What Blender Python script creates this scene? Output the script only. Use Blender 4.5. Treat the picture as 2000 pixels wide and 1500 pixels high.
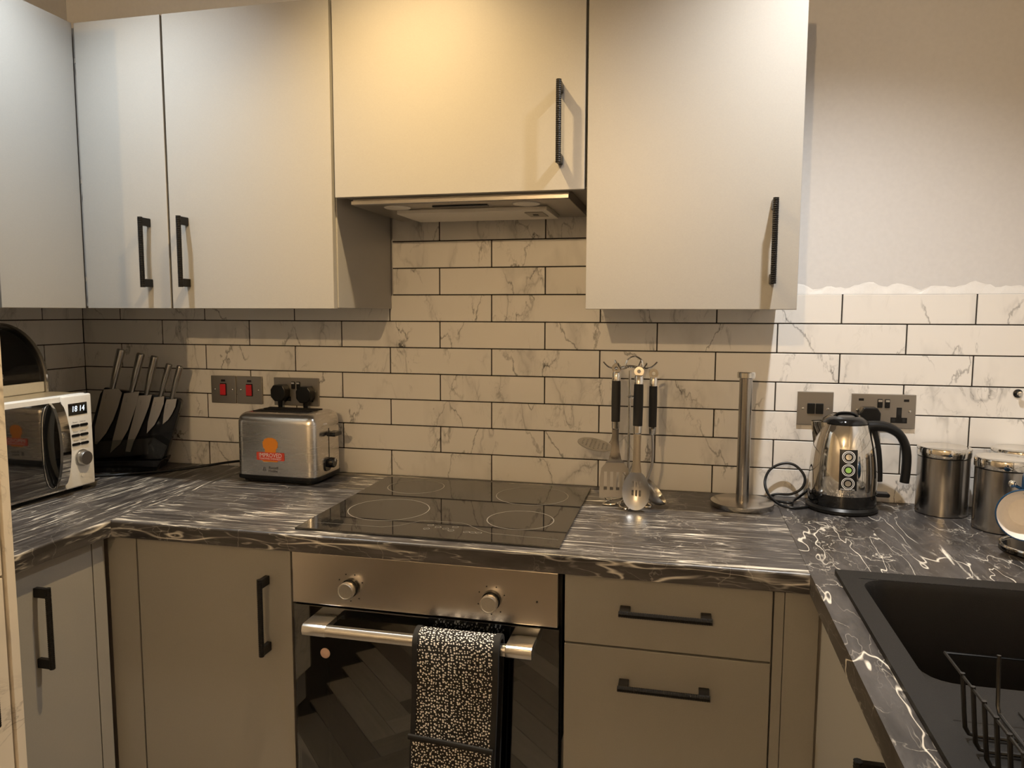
import bpy, bmesh, math, random
from mathutils import Vector, Matrix
random.seed(7)
PI = math.pi
for o in list(bpy.data.objects): bpy.data.objects.remove(o, do_unlink=True)
SC = bpy.context.scene
COL = SC.collection

# ------------------------------------------------------------------ camera, world, exposure
def look_camera():
    yaw, pitch, roll = 0.22723, -0.09711, 0.00288
    f = Vector((-math.sin(yaw)*math.cos(pitch), math.cos(yaw)*math.cos(pitch), math.sin(pitch)))
    r = Vector((math.cos(yaw), math.sin(yaw), 0)); u = r.cross(f)
    r2 = r*math.cos(roll) + u*math.sin(roll); u2 = -r*math.sin(roll) + u*math.cos(roll)
    m = Matrix((r2, u2, -f)).transposed().to_4x4()
    m.translation = Vector((0.6733, -2.0011, 1.3874))
    cd = bpy.data.cameras.new('camera'); cd.sensor_fit = 'HORIZONTAL'; cd.sensor_width = 36.0
    cd.lens = 36.0*1441.66/2000.0; cd.clip_start = 0.02; cd.clip_end = 50
    c = bpy.data.objects.new('camera', cd); COL.objects.link(c); c.matrix_world = m
    SC.camera = c
look_camera()
W = bpy.data.worlds.new('world'); SC.world = W; W.use_nodes = True
W.node_tree.nodes['Background'].inputs[0].default_value = (0.9, 0.8, 0.65, 1)
W.node_tree.nodes['Background'].inputs[1].default_value = 0.02
SC.view_settings.view_transform = 'Standard'; SC.view_settings.look = 'None'
SC.view_settings.exposure = 0.06; SC.view_settings.gamma = 1.0
SC.view_settings.use_curve_mapping = False
# lamps of the room (position, colour, power); their fittings are built further down
CEIL = 2.40
SPOTS = [((0.06, -0.68), (1.0, 0.70, 0.34), 95.0), ((-0.61, -0.68), (0.88, 0.95, 1.0), 56.0), ((0.97, -0.66), (1.0, 0.975, 0.94), 94.0)]
PENDANT = ((0.216, -3.86, 2.28), (1.0, 0.67, 0.34), 5700.0)

# ------------------------------------------------------------------ helpers
def link(o): COL.objects.link(o); return o
def bm_new(): return bmesh.new()
def add_box(bm, x0, x1, y0, y1, z0, z1, bev=0.0, seg=2):
    b = bmesh.new() if bev else bm
    vs = [b.verts.new((x, y, z)) for z in (z0, z1) for y in (y0, y1) for x in (x0, x1)]
    for f in ((0,2,3,1),(4,5,7,6),(0,1,5,4),(2,6,7,3),(0,4,6,2),(1,3,7,5)): b.faces.new([vs[i] for i in f])
    if bev:
        bmesh.ops.bevel(b, geom=list(b.edges), offset=bev, segments=seg, profile=0.5, affect='EDGES')
        merge(bm, b)
    return bm
def merge(bm, b, mtx=None):
    if mtx is not None: bmesh.ops.transform(b, matrix=mtx, verts=b.verts)
    m = {}
    for v in b.verts: m[v] = bm.verts.new(v.co)
    for f in b.faces:
        try:
            nf = bm.faces.new([m[v] for v in f.verts]); nf.smooth = f.smooth
        except ValueError: pass
    b.free(); return bm
def box(x0, x1, y0, y1, z0, z1, bev=0.0, seg=2):
    return add_box(bm_new(), x0, x1, y0, y1, z0, z1, bev, seg)
def add_prism(bm, pts, axis, a0, a1, bev=0.0):
    """extrude a 2D polygon; axis 'y': pts are (x,z); 'z': (x,y); 'x': (y,z)"""
    def P(p, a): return {'y': (p[0], a, p[1]), 'z': (p[0], p[1], a), 'x': (a, p[0], p[1])}[axis]
    b = bmesh.new()
    A = [b.verts.new(P(p, a0)) for p in pts]; B = [b.verts.new(P(p, a1)) for p in pts]
    n = len(pts)
    b.faces.new(A); b.faces.new(B[::-1])
    for i in range(n): b.faces.new((A[i], B[i], B[(i+1) % n], A[(i+1) % n]))
    bmesh.ops.recalc_face_normals(b, faces=b.faces)
    if bev: bmesh.ops.bevel(b, geom=list(b.edges), offset=bev, segments=2, profile=0.5, affect='EDGES')
    return merge(bm, b)
def prism(pts, axis, a0, a1, bev=0.0): return add_prism(bm_new(), pts, axis, a0, a1, bev)
def add_lathe(bm, prof, cx=0, cy=0, seg=40, smooth=True, cap=True):
    rings = []
    for r, z in prof:
        if r < 1e-6: rings.append([bm.verts.new((cx, cy, z))])
        else: rings.append([bm.verts.new((cx + r*math.cos(2*PI*i/seg), cy + r*math.sin(2*PI*i/seg), z)) for i in range(seg)])
    for a, b in zip(rings, rings[1:]):
        for i in range(seg):
            j = (i+1) % seg
            if len(a) == 1 and len(b) == 1: continue
            if len(a) == 1: f = bm.faces.new((a[0], b[j], b[i]))
            elif len(b) == 1: f = bm.faces.new((a[i], a[j], b[0]))
            else: f = bm.faces.new((a[i], a[j], b[j], b[i]))
            f.smooth = smooth
    if cap:
        if len(rings[0]) > 1: bm.faces.new(rings[0][::-1])
        if len(rings[-1]) > 1: bm.faces.new(rings[-1])
    return bm
def lathe(prof, cx=0, cy=0, seg=40, smooth=True, cap=True): return add_lathe(bm_new(), prof, cx, cy, seg, smooth, cap)
def smooth_path(pts, n=6, closed=False):
    P = [Vector(p) for p in pts]; out = []; m = len(P)
    for i in range(m if closed else m-1):
        p0 = P[(i-1) % m] if closed or i > 0 else P[0]; p1 = P[i]; p2 = P[(i+1) % m]
        p3 = P[(i+2) % m] if closed or i+2 < m else P[-1]
        for k in range(n):
            t = k/n
            out.append(0.5*((2*p1)+(p2-p0)*t+(2*p0-5*p1+4*p2-p3)*t*t+(3*p1-p0-3*p2+p3)*t**3))
    if not closed: out.append(P[-1])
    return out
def add_tube(bm, pts, r, seg=8, closed=False, aspect=1.0, up=None, smooth=True):
    P = [Vector(p) for p in pts]; n = len(P)
    R = r if isinstance(r, (list, tuple)) else [r]*n
    rings = []; prev = None
    for i in range(n):
        a = P[(i-1) % n] if closed or i > 0 else P[i]; b = P[(i+1) % n] if closed or i < n-1 else P[i]
        t = (b-a).normalized()
        if up is not None: s = t.cross(Vector(up)); s = s.normalized() if s.length > 1e-6 else Vector((1,0,0))
        elif prev is None:
            ref = Vector((0,0,1)) if abs(t.z) < 0.9 else Vector((1,0,0)); s = t.cross(ref).normalized()
        else: s = (prev - t*prev.dot(t)).normalized()
        prev = s; w = t.cross(s)
        rings.append([bm.verts.new(P[i] + s*(math.cos(2*PI*k/seg)*R[i]*aspect) + w*(math.sin(2*PI*k/seg)*R[i])) for k in range(seg)])
    for i in range(n if closed else n-1):
        A = rings[i]; B = rings[(i+1) % n]
        for k in range(seg):
            f = bm.faces.new((A[k], A[(k+1) % seg], B[(k+1) % seg], B[k])); f.smooth = smooth
    if not closed: bm.faces.new(rings[0][::-1]); bm.faces.new(rings[-1])
    return bm
def tube(pts, r, seg=8, closed=False, aspect=1.0, up=None): return add_tube(bm_new(), pts, r, seg, closed, aspect, up)
def circle_pts(cx, cy, r, n=32, z=0.0): return [(cx + r*math.cos(2*PI*i/n), cy + r*math.sin(2*PI*i/n), z) for i in range(n)]
def rrect(x0, x1, y0, y1, r, n=5):
    out = []
    for cx, cy, a0 in ((x1-r, y1-r, 0), (x0+r, y1-r, 90), (x0+r, y0+r, 180), (x1-r, y0+r, 270)):
        for k in range(n+1):
            a = math.radians(a0 + 90*k/n); out.append((cx + r*math.cos(a), cy + r*math.sin(a)))
    return out
def obj(name, bm, m, parent=None, autosmooth=False):
    me = bpy.data.meshes.new(name); bmesh.ops.recalc_face_normals(bm, faces=bm.faces)
    if autosmooth:
        for f in bm.faces: f.smooth = True
    bm.to_mesh(me); bm.free()
    if autosmooth: me.set_sharp_from_angle(angle=math.radians(38))
    me.materials.append(m)
    o = link(bpy.data.objects.new(name, me)); o.parent = parent
    return o
def tag(o, label, cat, group=None, kind=None):
    o['label'] = label; o['category'] = cat
    if group: o['group'] = group
    if kind: o['kind'] = kind
    return o
def thing(name, label, cat, loc=(0,0,0), rotz=0, group=None):
    o = link(bpy.data.objects.new(name, None)); o.location = loc; o.rotation_euler = (0, 0, rotz); o.empty_display_size = 0.05
    return tag(o, label, cat, group)
def struct(name, bm, m, label, cat, parent=None):
    o = obj(name, bm, m, parent); o['kind'] = 'structure'
    o['label'] = label; o['category'] = cat
    return o
def text_bm(body, size, depth=0.0, align='CENTER', shear=0.0):
    cu = bpy.data.curves.new('lettering', 'FONT'); cu.body = body; cu.size = size; cu.extrude = depth
    cu.align_x = align; cu.align_y = 'CENTER'; cu.shear = shear; cu.resolution_u = 3
    t = link(bpy.data.objects.new('lettering', cu)); bpy.context.view_layer.update()
    me = bpy.data.meshes.new_from_object(t.evaluated_get(bpy.context.evaluated_depsgraph_get()))
    bpy.data.objects.remove(t, do_unlink=True)
    b = bmesh.new(); b.from_mesh(me); bpy.data.meshes.remove(me)
    return b
def copy_tree(o, parent=None, **kw):
    c = o.copy(); COL.objects.link(c); c.parent = parent
    for ch in o.children: copy_tree(ch, c)
    return c

# ------------------------------------------------------------------ materials
def nmat(name):
    m = bpy.data.materials.new(name); m.use_nodes = True
    nt = m.node_tree; return m, nt, nt.nodes['Principled BSDF']
def N(nt, typ, **kw):
    n = nt.nodes.new(typ)
    for k, v in kw.items(): setattr(n, k, v)
    return n
def setin(nt, sock, v):
    if hasattr(v, 'is_output') or isinstance(v, bpy.types.NodeSocket): nt.links.new(v, sock)
    else: sock.default_value = v
def math_n(nt, op, a, b=None, c=None, clamp=False):
    n = N(nt, 'ShaderNodeMath', operation=op, use_clamp=clamp)
    for i, v in enumerate((a, b, c)):
        if v is not None: setin(nt, n.inputs[i], v)
    return n.outputs[0]
def maprange(nt, v, a, b, c=0.0, d=1.0):
    n = N(nt, 'ShaderNodeMapRange'); setin(nt, n.inputs[0], v)
    for i, x in zip((1,2,3,4), (a,b,c,d)): n.inputs[i].default_value = x
    return n.outputs[0]
def mixc(nt, fac, a, b):
    n = N(nt, 'ShaderNodeMix', data_type='RGBA'); setin(nt, n.inputs[0], fac)
    setin(nt, n.inputs[6], a if not isinstance(a, tuple) else (*a, 1)); setin(nt, n.inputs[7], b if not isinstance(b, tuple) else (*b, 1))
    return n.outputs[2]
def coords(nt, scale=(1,1,1), rot=(0,0,0), kind='Object', rnd=0.0):
    tc = N(nt, 'ShaderNodeTexCoord'); mp = N(nt, 'ShaderNodeMapping'); mp.inputs['Scale'].default_value = scale; mp.inputs['Rotation'].default_value = rot
    v = tc.outputs[kind]
    if rnd:
        oi = N(nt, 'ShaderNodeObjectInfo'); cb = N(nt, 'ShaderNodeCombineXYZ')
        k = math_n(nt, 'MULTIPLY', oi.outputs['Random'], rnd)
        nt.links.new(k, cb.inputs[0]); nt.links.new(math_n(nt, 'MULTIPLY', k, 1.7), cb.inputs[1]); nt.links.new(math_n(nt, 'MULTIPLY', k, -2.3), cb.inputs[2])
        va = N(nt, 'ShaderNodeVectorMath', operation='ADD'); nt.links.new(v, va.inputs[0]); nt.links.new(cb.outputs[0], va.inputs[1]); v = va.outputs[0]
    nt.links.new(v, mp.inputs['Vector']); return mp.outputs[0]
def noise(nt, vec, scale, detail=4, rough=0.55, dist=0.0):
    n = N(nt, 'ShaderNodeTexNoise'); nt.links.new(vec, n.inputs['Vector'])
    n.inputs['Scale'].default_value = scale; n.inputs['Detail'].default_value = detail; n.inputs['Roughness'].default_value = rough; n.inputs['Distortion'].default_value = dist
    return n.outputs['Fac']
def vein(nt, vec, scale, width, detail=4, rough=0.6, dist=0.6, mid=0.5):
    n = noise(nt, vec, scale, detail, rough, dist)
    a = math_n(nt, 'ABSOLUTE', math_n(nt, 'SUBTRACT', n, mid))
    return maprange(nt, a, 0.0, width, 1.0, 0.0)
def bump(nt, p, h, strength=0.2, dist=0.001):
    b = N(nt, 'ShaderNodeBump'); b.inputs['Strength'].default_value = strength; b.inputs['Distance'].default_value = dist
    nt.links.new(h, b.inputs['Height']); nt.links.new(b.outputs[0], p.inputs['Normal'])
def plain(name, col, rough=0.5, metal=0.0, grain=0.0, gscale=200, coat=0.0, spec=0.5):
    m, nt, p = nmat(name); p.inputs['Base Color'].default_value = (*col, 1); p.inputs['Roughness'].default_value = rough; p.inputs['Metallic'].default_value = metal
    p.inputs['Specular IOR Level'].default_value = spec; p.inputs['Coat Weight'].default_value = coat; p.inputs['Coat Roughness'].default_value = 0.05
    v = coords(nt); n = noise(nt, v, gscale, 3)
    nt.links.new(mixc(nt, n, tuple(c*0.94 for c in col), tuple(min(1, c*1.05) for c in col)), p.inputs['Base Color'])
    if grain: bump(nt, p, n, grain, 0.0006)
    return m
def emis(name, col, s):
    m, nt, p = nmat(name); p.inputs['Base Color'].default_value = (*col, 1); p.inputs['Emission Color'].default_value = (*col, 1); p.inputs['Emission Strength'].default_value = s
    v = coords(nt); nt.links.new(maprange(nt, noise(nt, v, 30, 2), 0, 1, 0.97*s, 1.03*s), p.inputs['Emission Strength'])
    return m
def brushed(name, col, rough, scale, amt=0.012, tint=0.035):
    m, nt, p = nmat(name); p.inputs['Metallic'].default_value = 1.0
    n = noise(nt, coords(nt, scale), 60, 4, 0.7)
    nt.links.new(mixc(nt, n, tuple(c*(1-tint) for c in col), tuple(min(1, c*(1+tint)) for c in col)), p.inputs['Base Color'])
    nt.links.new(maprange(nt, n, 0.2, 0.8, rough-amt, rough+amt), p.inputs['Roughness'])
    return m
M = {}
M['door'] = plain('cashmere_satin_laminate', (0.350, 0.337, 0.312), 0.35, grain=0.04, gscale=420)
M['base_door'] = plain('shaded_cashmere_laminate', (0.305, 0.294, 0.270), 0.40, grain=0.04, gscale=420)  # same cashmere finish as the wall doors, shade below the worktop darkened into it
M['carcass'] = plain('cabinet_board', (0.40, 0.37, 0.33), 0.5)
M['gap'] = plain('black_void', (0.012, 0.011, 0.01), 0.8)
M['handle'] = plain('black_knurled_metal', (0.012, 0.011, 0.010), 0.30, metal=0.6, grain=0.5, gscale=900)
M['chrome'] = plain('polished_steel', (0.72, 0.70, 0.66), 0.07, metal=1.0)
M['steel'] = brushed('brushed_steel', (0.52, 0.49, 0.45), 0.26, (1, 1, 12))
M['steel_v'] = brushed('vertical_brushed_steel', (0.42, 0.40, 0.375), 0.2, (8, 8, 0.4))
M['panel_steel'] = brushed('oven_panel_steel', (0.66, 0.60, 0.53), 0.26, (0.6, 1, 14))
M['toaster_steel'] = brushed('toaster_steel', (0.68, 0.66, 0.63), 0.27, (0.12, 0.3, 5))
M['plate_steel'] = brushed('black_nickel_plate', (0.34, 0.315, 0.28), 0.32, (14, 1, 1))
M['plate_steel'].node_tree.nodes['Principled BSDF'].inputs['Metallic'].default_value = 0.8
M['alu'] = plain('satin_aluminium', (0.80, 0.78, 0.74), 0.28, metal=1.0)
M['black'] = plain('black_plastic', (0.006, 0.006, 0.006), 0.34, spec=0.35)
M['black_gloss'] = plain('gloss_black', (0.006, 0.006, 0.006), 0.06, spec=0.6)
M['rubber'] = plain('dark_grip_rubber', (0.015, 0.0145, 0.014), 0.6, grain=0.2, spec=0.3)
M['white'] = plain('white_enamel', (0.80, 0.79, 0.76), 0.25)
M['whitetext'] = plain('white_print', (0.85, 0.85, 0.82), 0.5)
M['greytext'] = plain('grey_print', (0.10, 0.10, 0.10), 0.5)
M['red'] = plain('red_rocker', (0.62, 0.02, 0.03), 0.3)
M['sticker_red'] = plain('red_print', (0.66, 0.06, 0.03), 0.45)
M['sticker_orange'] = plain('orange_print', (0.78, 0.26, 0.02), 0.45)
M['green'] = plain('green_print', (0.30, 0.55, 0.12), 0.45)
M['peach'] = plain('paper_sticker', (0.72, 0.50, 0.40), 0.6)
M['paper'] = plain('paper_tag', (0.66, 0.62, 0.55), 0.6)
M['grout'] = plain('dark_grout', (0.028, 0.022, 0.017), 0.9, grain=0.3)
M['paint'] = plain('pale_grey_emulsion', (0.66, 0.65, 0.645), 0.7, grain=0.08, gscale=90)
M['filler'] = plain('white_wall_filler', (0.78, 0.77, 0.75), 0.8, grain=0.8, gscale=60)
M['ceiling'] = plain('ceiling_paint', (0.82, 0.81, 0.79), 0.8, grain=0.05)
M['sink'] = plain('black_granite_composite', (0.0085, 0.0076, 0.0068), 0.5, grain=0.5, gscale=700, spec=0.22)
M['wire'] = plain('black_coated_wire', (0.012, 0.012, 0.012), 0.3)
M['blue'] = plain('blue_glaze', (0.012, 0.045, 0.10), 0.15)
M['cream'] = plain('cream_glaze', (0.80, 0.75, 0.69), 0.3)
M['screen_digits'] = emis('clock_digits', (0.75, 0.88, 1.0), 1.3)
M['neon'] = plain('neon_lens', (0.03, 0.02, 0.02), 0.2)
M['lampglow'] = emis('lamp_lens', (1.0, 0.85, 0.62), 4.0)
M['hood_steel'] = plain('satin_hood_metal', (0.36, 0.34, 0.31), 0.30, metal=0.85)
M['filter'] = plain('aluminium_filter', (0.74, 0.71, 0.66), 0.45, metal=0.25, grain=0.4, gscale=300)
M['cavity'] = plain('oven_enamel', (0.045, 0.042, 0.038), 0.4)
M['binding'] = plain('black_cotton_tape', (0.010, 0.010, 0.010), 0.85, grain=0.4)
M['smoked'] = plain('smoked_acrylic', (0.010, 0.010, 0.011), 0.08)

def m_tile():
    m, nt, p = nmat('marble_tile')
    v = coords(nt, (1.7, 1.0, 0.75), (0, 0.80, 0), rnd=53.0)
    mask = maprange(nt, noise(nt, v, 4.0, 2, 0.5), 0.45, 0.60)
    n = noise(nt, v, 2.0, 5, 0.52, 0.15); d = math_n(nt, 'ABSOLUTE', math_n(nt, 'SUBTRACT', n, 0.5))
    v1 = maprange(nt, d, 0.0, 0.009, 1.0, 0.0); near = maprange(nt, d, 0.0, 0.045, 1.0, 0.0)
    v2 = math_n(nt, 'MULTIPLY', vein(nt, v, 13.0, 0.022, 4, 0.6, 0.8), near)
    k = math_n(nt, 'MULTIPLY', math_n(nt, 'ADD', math_n(nt, 'MULTIPLY', v1, 0.35), math_n(nt, 'MULTIPLY', v2, 0.45)), mask, clamp=True)
    sx = N(nt, 'ShaderNodeSeparateXYZ'); nt.links.new(coords(nt, (1, 1, 1), rnd=53.0), sx.inputs[0])
    for ca, cb, fr, off in ((0.80, 0.60, 4.2, 5.0), (0.90, -0.42, 3.4, 6.5)):
        u = math_n(nt, 'ADD', math_n(nt, 'MULTIPLY', sx.outputs[0], ca*fr), math_n(nt, 'MULTIPLY', sx.outputs[2], cb*fr))
        u = math_n(nt, 'ADD', u, math_n(nt, 'MULTIPLY', noise(nt, v, off*2, 5, 0.58), 0.50))
        d2 = math_n(nt, 'ABSOLUTE', math_n(nt, 'SUBTRACT', math_n(nt, 'FRACT', u), 0.5))
        ln = math_n(nt, 'MULTIPLY', maprange(nt, d2, 0.0, 0.016, 1, 0), maprange(nt, noise(nt, v, off, 2), 0.47, 0.60))
        ln2 = math_n(nt, 'MULTIPLY', math_n(nt, 'MULTIPLY', maprange(nt, d2, 0.0, 0.10, 1, 0), vein(nt, v, 16.0, 0.030, 4, 0.6, 0.5)), maprange(nt, noise(nt, v, off*1.3, 2), 0.50, 0.62))
        k = math_n(nt, 'ADD', k, math_n(nt, 'ADD', math_n(nt, 'MULTIPLY', ln, 0.72), math_n(nt, 'MULTIPLY', ln2, 0.45)), clamp=True)
    s = math_n(nt, 'MULTIPLY', math_n(nt, 'MULTIPLY', near, maprange(nt, noise(nt, v, 5.0, 3), 0.42, 0.62)), 0.32)
    c = mixc(nt, s, (0.80, 0.775, 0.735), (0.36, 0.35, 0.335)); c = mixc(nt, k, c, (0.09, 0.085, 0.08))
    nt.links.new(c, p.inputs['Base Color']); p.inputs['Roughness'].default_value = 0.34
    return m
M['tile'] = m_tile()
def m_worktop(name, scale, rot, fine, crack, broad, wm=1.0, gf=1.0):
    m, nt, p = nmat(name)
    v = coords(nt, scale, rot); vi = coords(nt, (1, 1, 1))
    n1 = noise(nt, v, 5.0, 9, 0.72, 0.3)
    gate = maprange(nt, noise(nt, vi, 5.0*gf, 2, 0.5, 0.2), 0.40, 0.55)
    s1 = math_n(nt, 'MULTIPLY', vein(nt, v, 2.2, 0.012*wm, 3, 0.5, 0.25), gate)
    s2 = math_n(nt, 'MULTIPLY', vein(nt, v, 4.6, 0.013*wm, 3, 0.55, 0.25, 0.47), maprange(nt, noise(nt, vi, 7*gf, 2), 0.42, 0.56))
    s3 = math_n(nt, 'MULTIPLY', vein(nt, v, 9.0, 0.018*wm, 3, 0.6, 0.2, 0.53), maprange(nt, noise(nt, vi, 9*gf, 2), 0.44, 0.58))
    br = math_n(nt, 'MULTIPLY', maprange(nt, noise(nt, v, 1.9, 8, 0.62, 0.8), 0.640, 0.685), maprange(nt, n1, 0.35, 0.5))
    vo = N(nt, 'ShaderNodeTexVoronoi', feature='DISTANCE_TO_EDGE'); vo.inputs['Scale'].default_value = 8.0
    wv = N(nt, 'ShaderNodeVectorMath', operation='ADD'); nz = N(nt, 'ShaderNodeTexNoise'); nz.inputs['Scale'].default_value = 9; nz.inputs['Detail'].default_value = 6
    nt.links.new(vi, nz.inputs['Vector']); sc = N(nt, 'ShaderNodeVectorMath', operation='SCALE'); sc.inputs['Scale'].default_value = 0.20
    nt.links.new(nz.outputs['Color'], sc.inputs[0]); nt.links.new(vi, wv.inputs[0]); nt.links.new(sc.outputs[0], wv.inputs[1]); nt.links.new(wv.outputs[0], vo.inputs['Vector'])
    cr = math_n(nt, 'MULTIPLY', maprange(nt, vo.outputs['Distance'], 0.0, 0.010, 1, 0), maprange(nt, noise(nt, vi, 6, 2), 0.41, 0.56))
    k = math_n(nt, 'ADD', math_n(nt, 'MULTIPLY', s1, 0.95), math_n(nt, 'MULTIPLY', s2, fine)); k = math_n(nt, 'ADD', k, math_n(nt, 'MULTIPLY', s3, fine*0.40))
    k = math_n(nt, 'ADD', k, math_n(nt, 'MULTIPLY', cr, crack)); k = math_n(nt, 'ADD', k, math_n(nt, 'MULTIPLY', br, broad), clamp=True)
    c = mixc(nt, maprange(nt, n1, 0.3, 0.72), (0.010, 0.0085, 0.008), (0.088, 0.080, 0.077)); c = mixc(nt, k, c, (0.74, 0.69, 0.60))
    nt.links.new(c, p.inputs['Base Color']); nt.links.new(maprange(nt, n1, 0.3, 0.7, 0.30, 0.46), p.inputs['Roughness'])
    bump(nt, p, n1, 0.25, 0.001)
    return m
M['wt_back'] = m_worktop('slate_marble_worktop_long', (0.55, 9.0, 3.5), (0, 0, 0.03), 0.75, 0.25, 0.8)
M['wt_left'] = m_worktop('slate_marble_worktop_cross', (9.0, 0.55, 3.5), (0, 0, 0.05), 0.75, 0.20, 0.8)
M['wt_right'] = m_worktop('slate_marble_worktop_veined', (5.0, 1.3, 5.0), (0, 0, 0.30), 0.30, 0.75, 0.95, 0.55)
def m_vinyl():
    m, nt, p = nmat('warm_marble_vinyl'); v = coords(nt, (1, 1, 1), (0.6, 0.2, 0))
    v1 = vein(nt, v, 6, 0.03, 6, 0.65, 1.2); big = maprange(nt, noise(nt, v, 5, 2), 0.42, 0.62)
    c = mixc(nt, math_n(nt, 'MULTIPLY', math_n(nt, 'MULTIPLY', v1, big), 0.7), (0.72, 0.66, 0.57), (0.22, 0.19, 0.16))
    nt.links.new(c, p.inputs['Base Color']); p.inputs['Roughness'].default_value = 0.3; return m
M['vinyl'] = m_vinyl()
def m_plank():
    m, nt, p = nmat('weathered_oak_plank'); v = coords(nt, (3, 40, 3), rnd=20.0); n = noise(nt, v, 2.0, 6, 0.65)
    oi = N(nt, 'ShaderNodeObjectInfo'); c = mixc(nt, oi.outputs['Random'], (0.10, 0.085, 0.07), (0.30, 0.265, 0.22)); d = mixc(nt, n, (0.6, 0.6, 0.6), (1.25, 1.25, 1.25))
    mm = N(nt, 'ShaderNodeMix', data_type='RGBA', blend_type='MULTIPLY'); mm.inputs[0].default_value = 1; nt.links.new(c, mm.inputs[6]); nt.links.new(d, mm.inputs[7])
    nt.links.new(mm.outputs[2], p.inputs['Base Color']); p.inputs['Roughness'].default_value = 0.5; return m
M['plank'] = m_plank()
def m_dots():
    m, nt, p = nmat('white_spotted_black_cotton'); v0 = coords(nt, (1, 1, 1)); sx = N(nt, 'ShaderNodeSeparateXYZ'); cx = N(nt, 'ShaderNodeCombineXYZ'); nt.links.new(v0, sx.inputs[0]); nt.links.new(sx.outputs[0], cx.inputs[0]); nt.links.new(math_n(nt, 'ADD', sx.outputs[2], sx.outputs[1]), cx.inputs[1]); v = cx.outputs[0]
    vo = N(nt, 'ShaderNodeTexVoronoi', feature='F1', voronoi_dimensions='2D'); vo.inputs['Scale'].default_value = 168; vo.inputs['Randomness'].default_value = 0.8; nt.links.new(v, vo.inputs['Vector'])
    r = N(nt, 'ShaderNodeSeparateColor'); nt.links.new(vo.outputs['Color'], r.inputs[0])
    th = maprange(nt, r.outputs[0], 0, 1, 0.17, 0.36)
    k = math_n(nt, 'LESS_THAN', vo.outputs['Distance'], th)
    nt.links.new(mixc(nt, k, (0.010, 0.009, 0.009), (0.86, 0.84, 0.80)), p.inputs['Base Color']); p.inputs['Roughness'].default_value = 0.85
    bump(nt, p, noise(nt, v, 60, 3), 0.3, 0.002); return m
M['dots'] = m_dots()
def m_glass(name, tint, base_refl):
    m = bpy.data.materials.new(name); m.use_nodes = True; nt = m.node_tree; nt.nodes.remove(nt.nodes['Principled BSDF'])
    out = nt.nodes['Material Output']; tr = N(nt, 'ShaderNodeBsdfTransparent'); gl = N(nt, 'ShaderNodeBsdfGlossy'); gl.inputs['Roughness'].default_value = 0.015
    v = coords(nt); c = mixc(nt, noise(nt, v, 3, 2), tuple(t*0.97 for t in tint), tint); nt.links.new(c, tr.inputs[0])
    lw = N(nt, 'ShaderNodeFresnel'); lw.inputs[0].default_value = 1.5
    f = math_n(nt, 'ADD', lw.outputs[0], base_refl, clamp=True); mx = N(nt, 'ShaderNodeMixShader')
    nt.links.new(f, mx.inputs[0]); nt.links.new(tr.outputs[0], mx.inputs[1]); nt.links.new(gl.outputs[0], mx.inputs[2]); nt.links.new(mx.outputs[0], out.inputs[0])
    return m
M['oven_glass'] = m_glass('tinted_oven_glass', (0.50, 0.50, 0.46), 0.09)
M['hob_glass'] = plain('black_ceramic_glass', (0.010, 0.009, 0.008), 0.03, spec=0.9)
M['mw_glass'] = plain('microwave_black_glass', (0.006, 0.006, 0.006), 0.03, spec=1.0)
M['mw_glass'].node_tree.nodes['Principled BSDF'].inputs['IOR'].default_value = 1.9
M['utensil'] = brushed('satin_utensil_steel', (0.50, 0.48, 0.45), 0.32, (3, 3, 3))
M['blade'] = brushed('satin_knife_steel', (0.62, 0.59, 0.55), 0.36, (12, 12, 1))
M['hob_print'] = plain('pale_hob_print', (0.17, 0.155, 0.13), 0.5)
def m_bowl():  # tint of the made-up bowl, lets only part of the bulb light through
    m = bpy.data.materials.new('added_bowl_tint'); m.use_nodes = True; nt = m.node_tree; nt.nodes.remove(nt.nodes['Principled BSDF'])
    tr = N(nt, 'ShaderNodeBsdfTransparent'); nt.links.new(mixc(nt, noise(nt, coords(nt), 20, 2), (0.56, 0.55, 0.54), (0.62, 0.61, 0.60)), tr.inputs[0])
    nt.links.new(tr.outputs[0], nt.nodes['Material Output'].inputs[0]); return m
M['bowl_tint'] = m_bowl()
M['acrylic'] = m_glass('clear_acrylic', (0.86, 0.87, 0.86), 0.01)

# ------------------------------------------------------------------ the room
ZC, ZU = 0.91, 0.872                     # worktop top and underside
XL, XR, YB = -1.1995, 1.512, -5.2        # left wall tile face, right wall tile face, rear wall
struct('floor', box(XL-.01, XR+.01, YB, 0.1, -0.10, -0.014), M['gap'], 'oak herringbone plank floor of the kitchen', 'floor')
FLOOR = bpy.data.objects['floor']
struct('ceiling', box(XL-.01, XR+.01, YB, 0.1, CEIL, CEIL+0.1), M['ceiling'], 'plain painted ceiling above the kitchen', 'ceiling')
WB = struct('wall_back', box(XL-.01, XR+.01, 0.008, 0.10, 0, CEIL), M['paint'], 'pale grey back wall with marble tile splashback', 'wall')
WL = struct('wall_left', box(XL-.10, XL-.008, YB, 0.1, 0, CEIL), M['paint'], 'left wall with marble tiles above the worktop', 'wall')
WR = struct('wall_right', box(XR+.008, XR+.10, YB, 0.1, 0, CEIL), M['paint'], 'right wall beside the sink run', 'wall')
struct('wall_rear', box(XL-.1, XR+.1, YB-.1, YB, 0, CEIL), M['paint'], 'plain rear wall behind the camera', 'wall')
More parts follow.
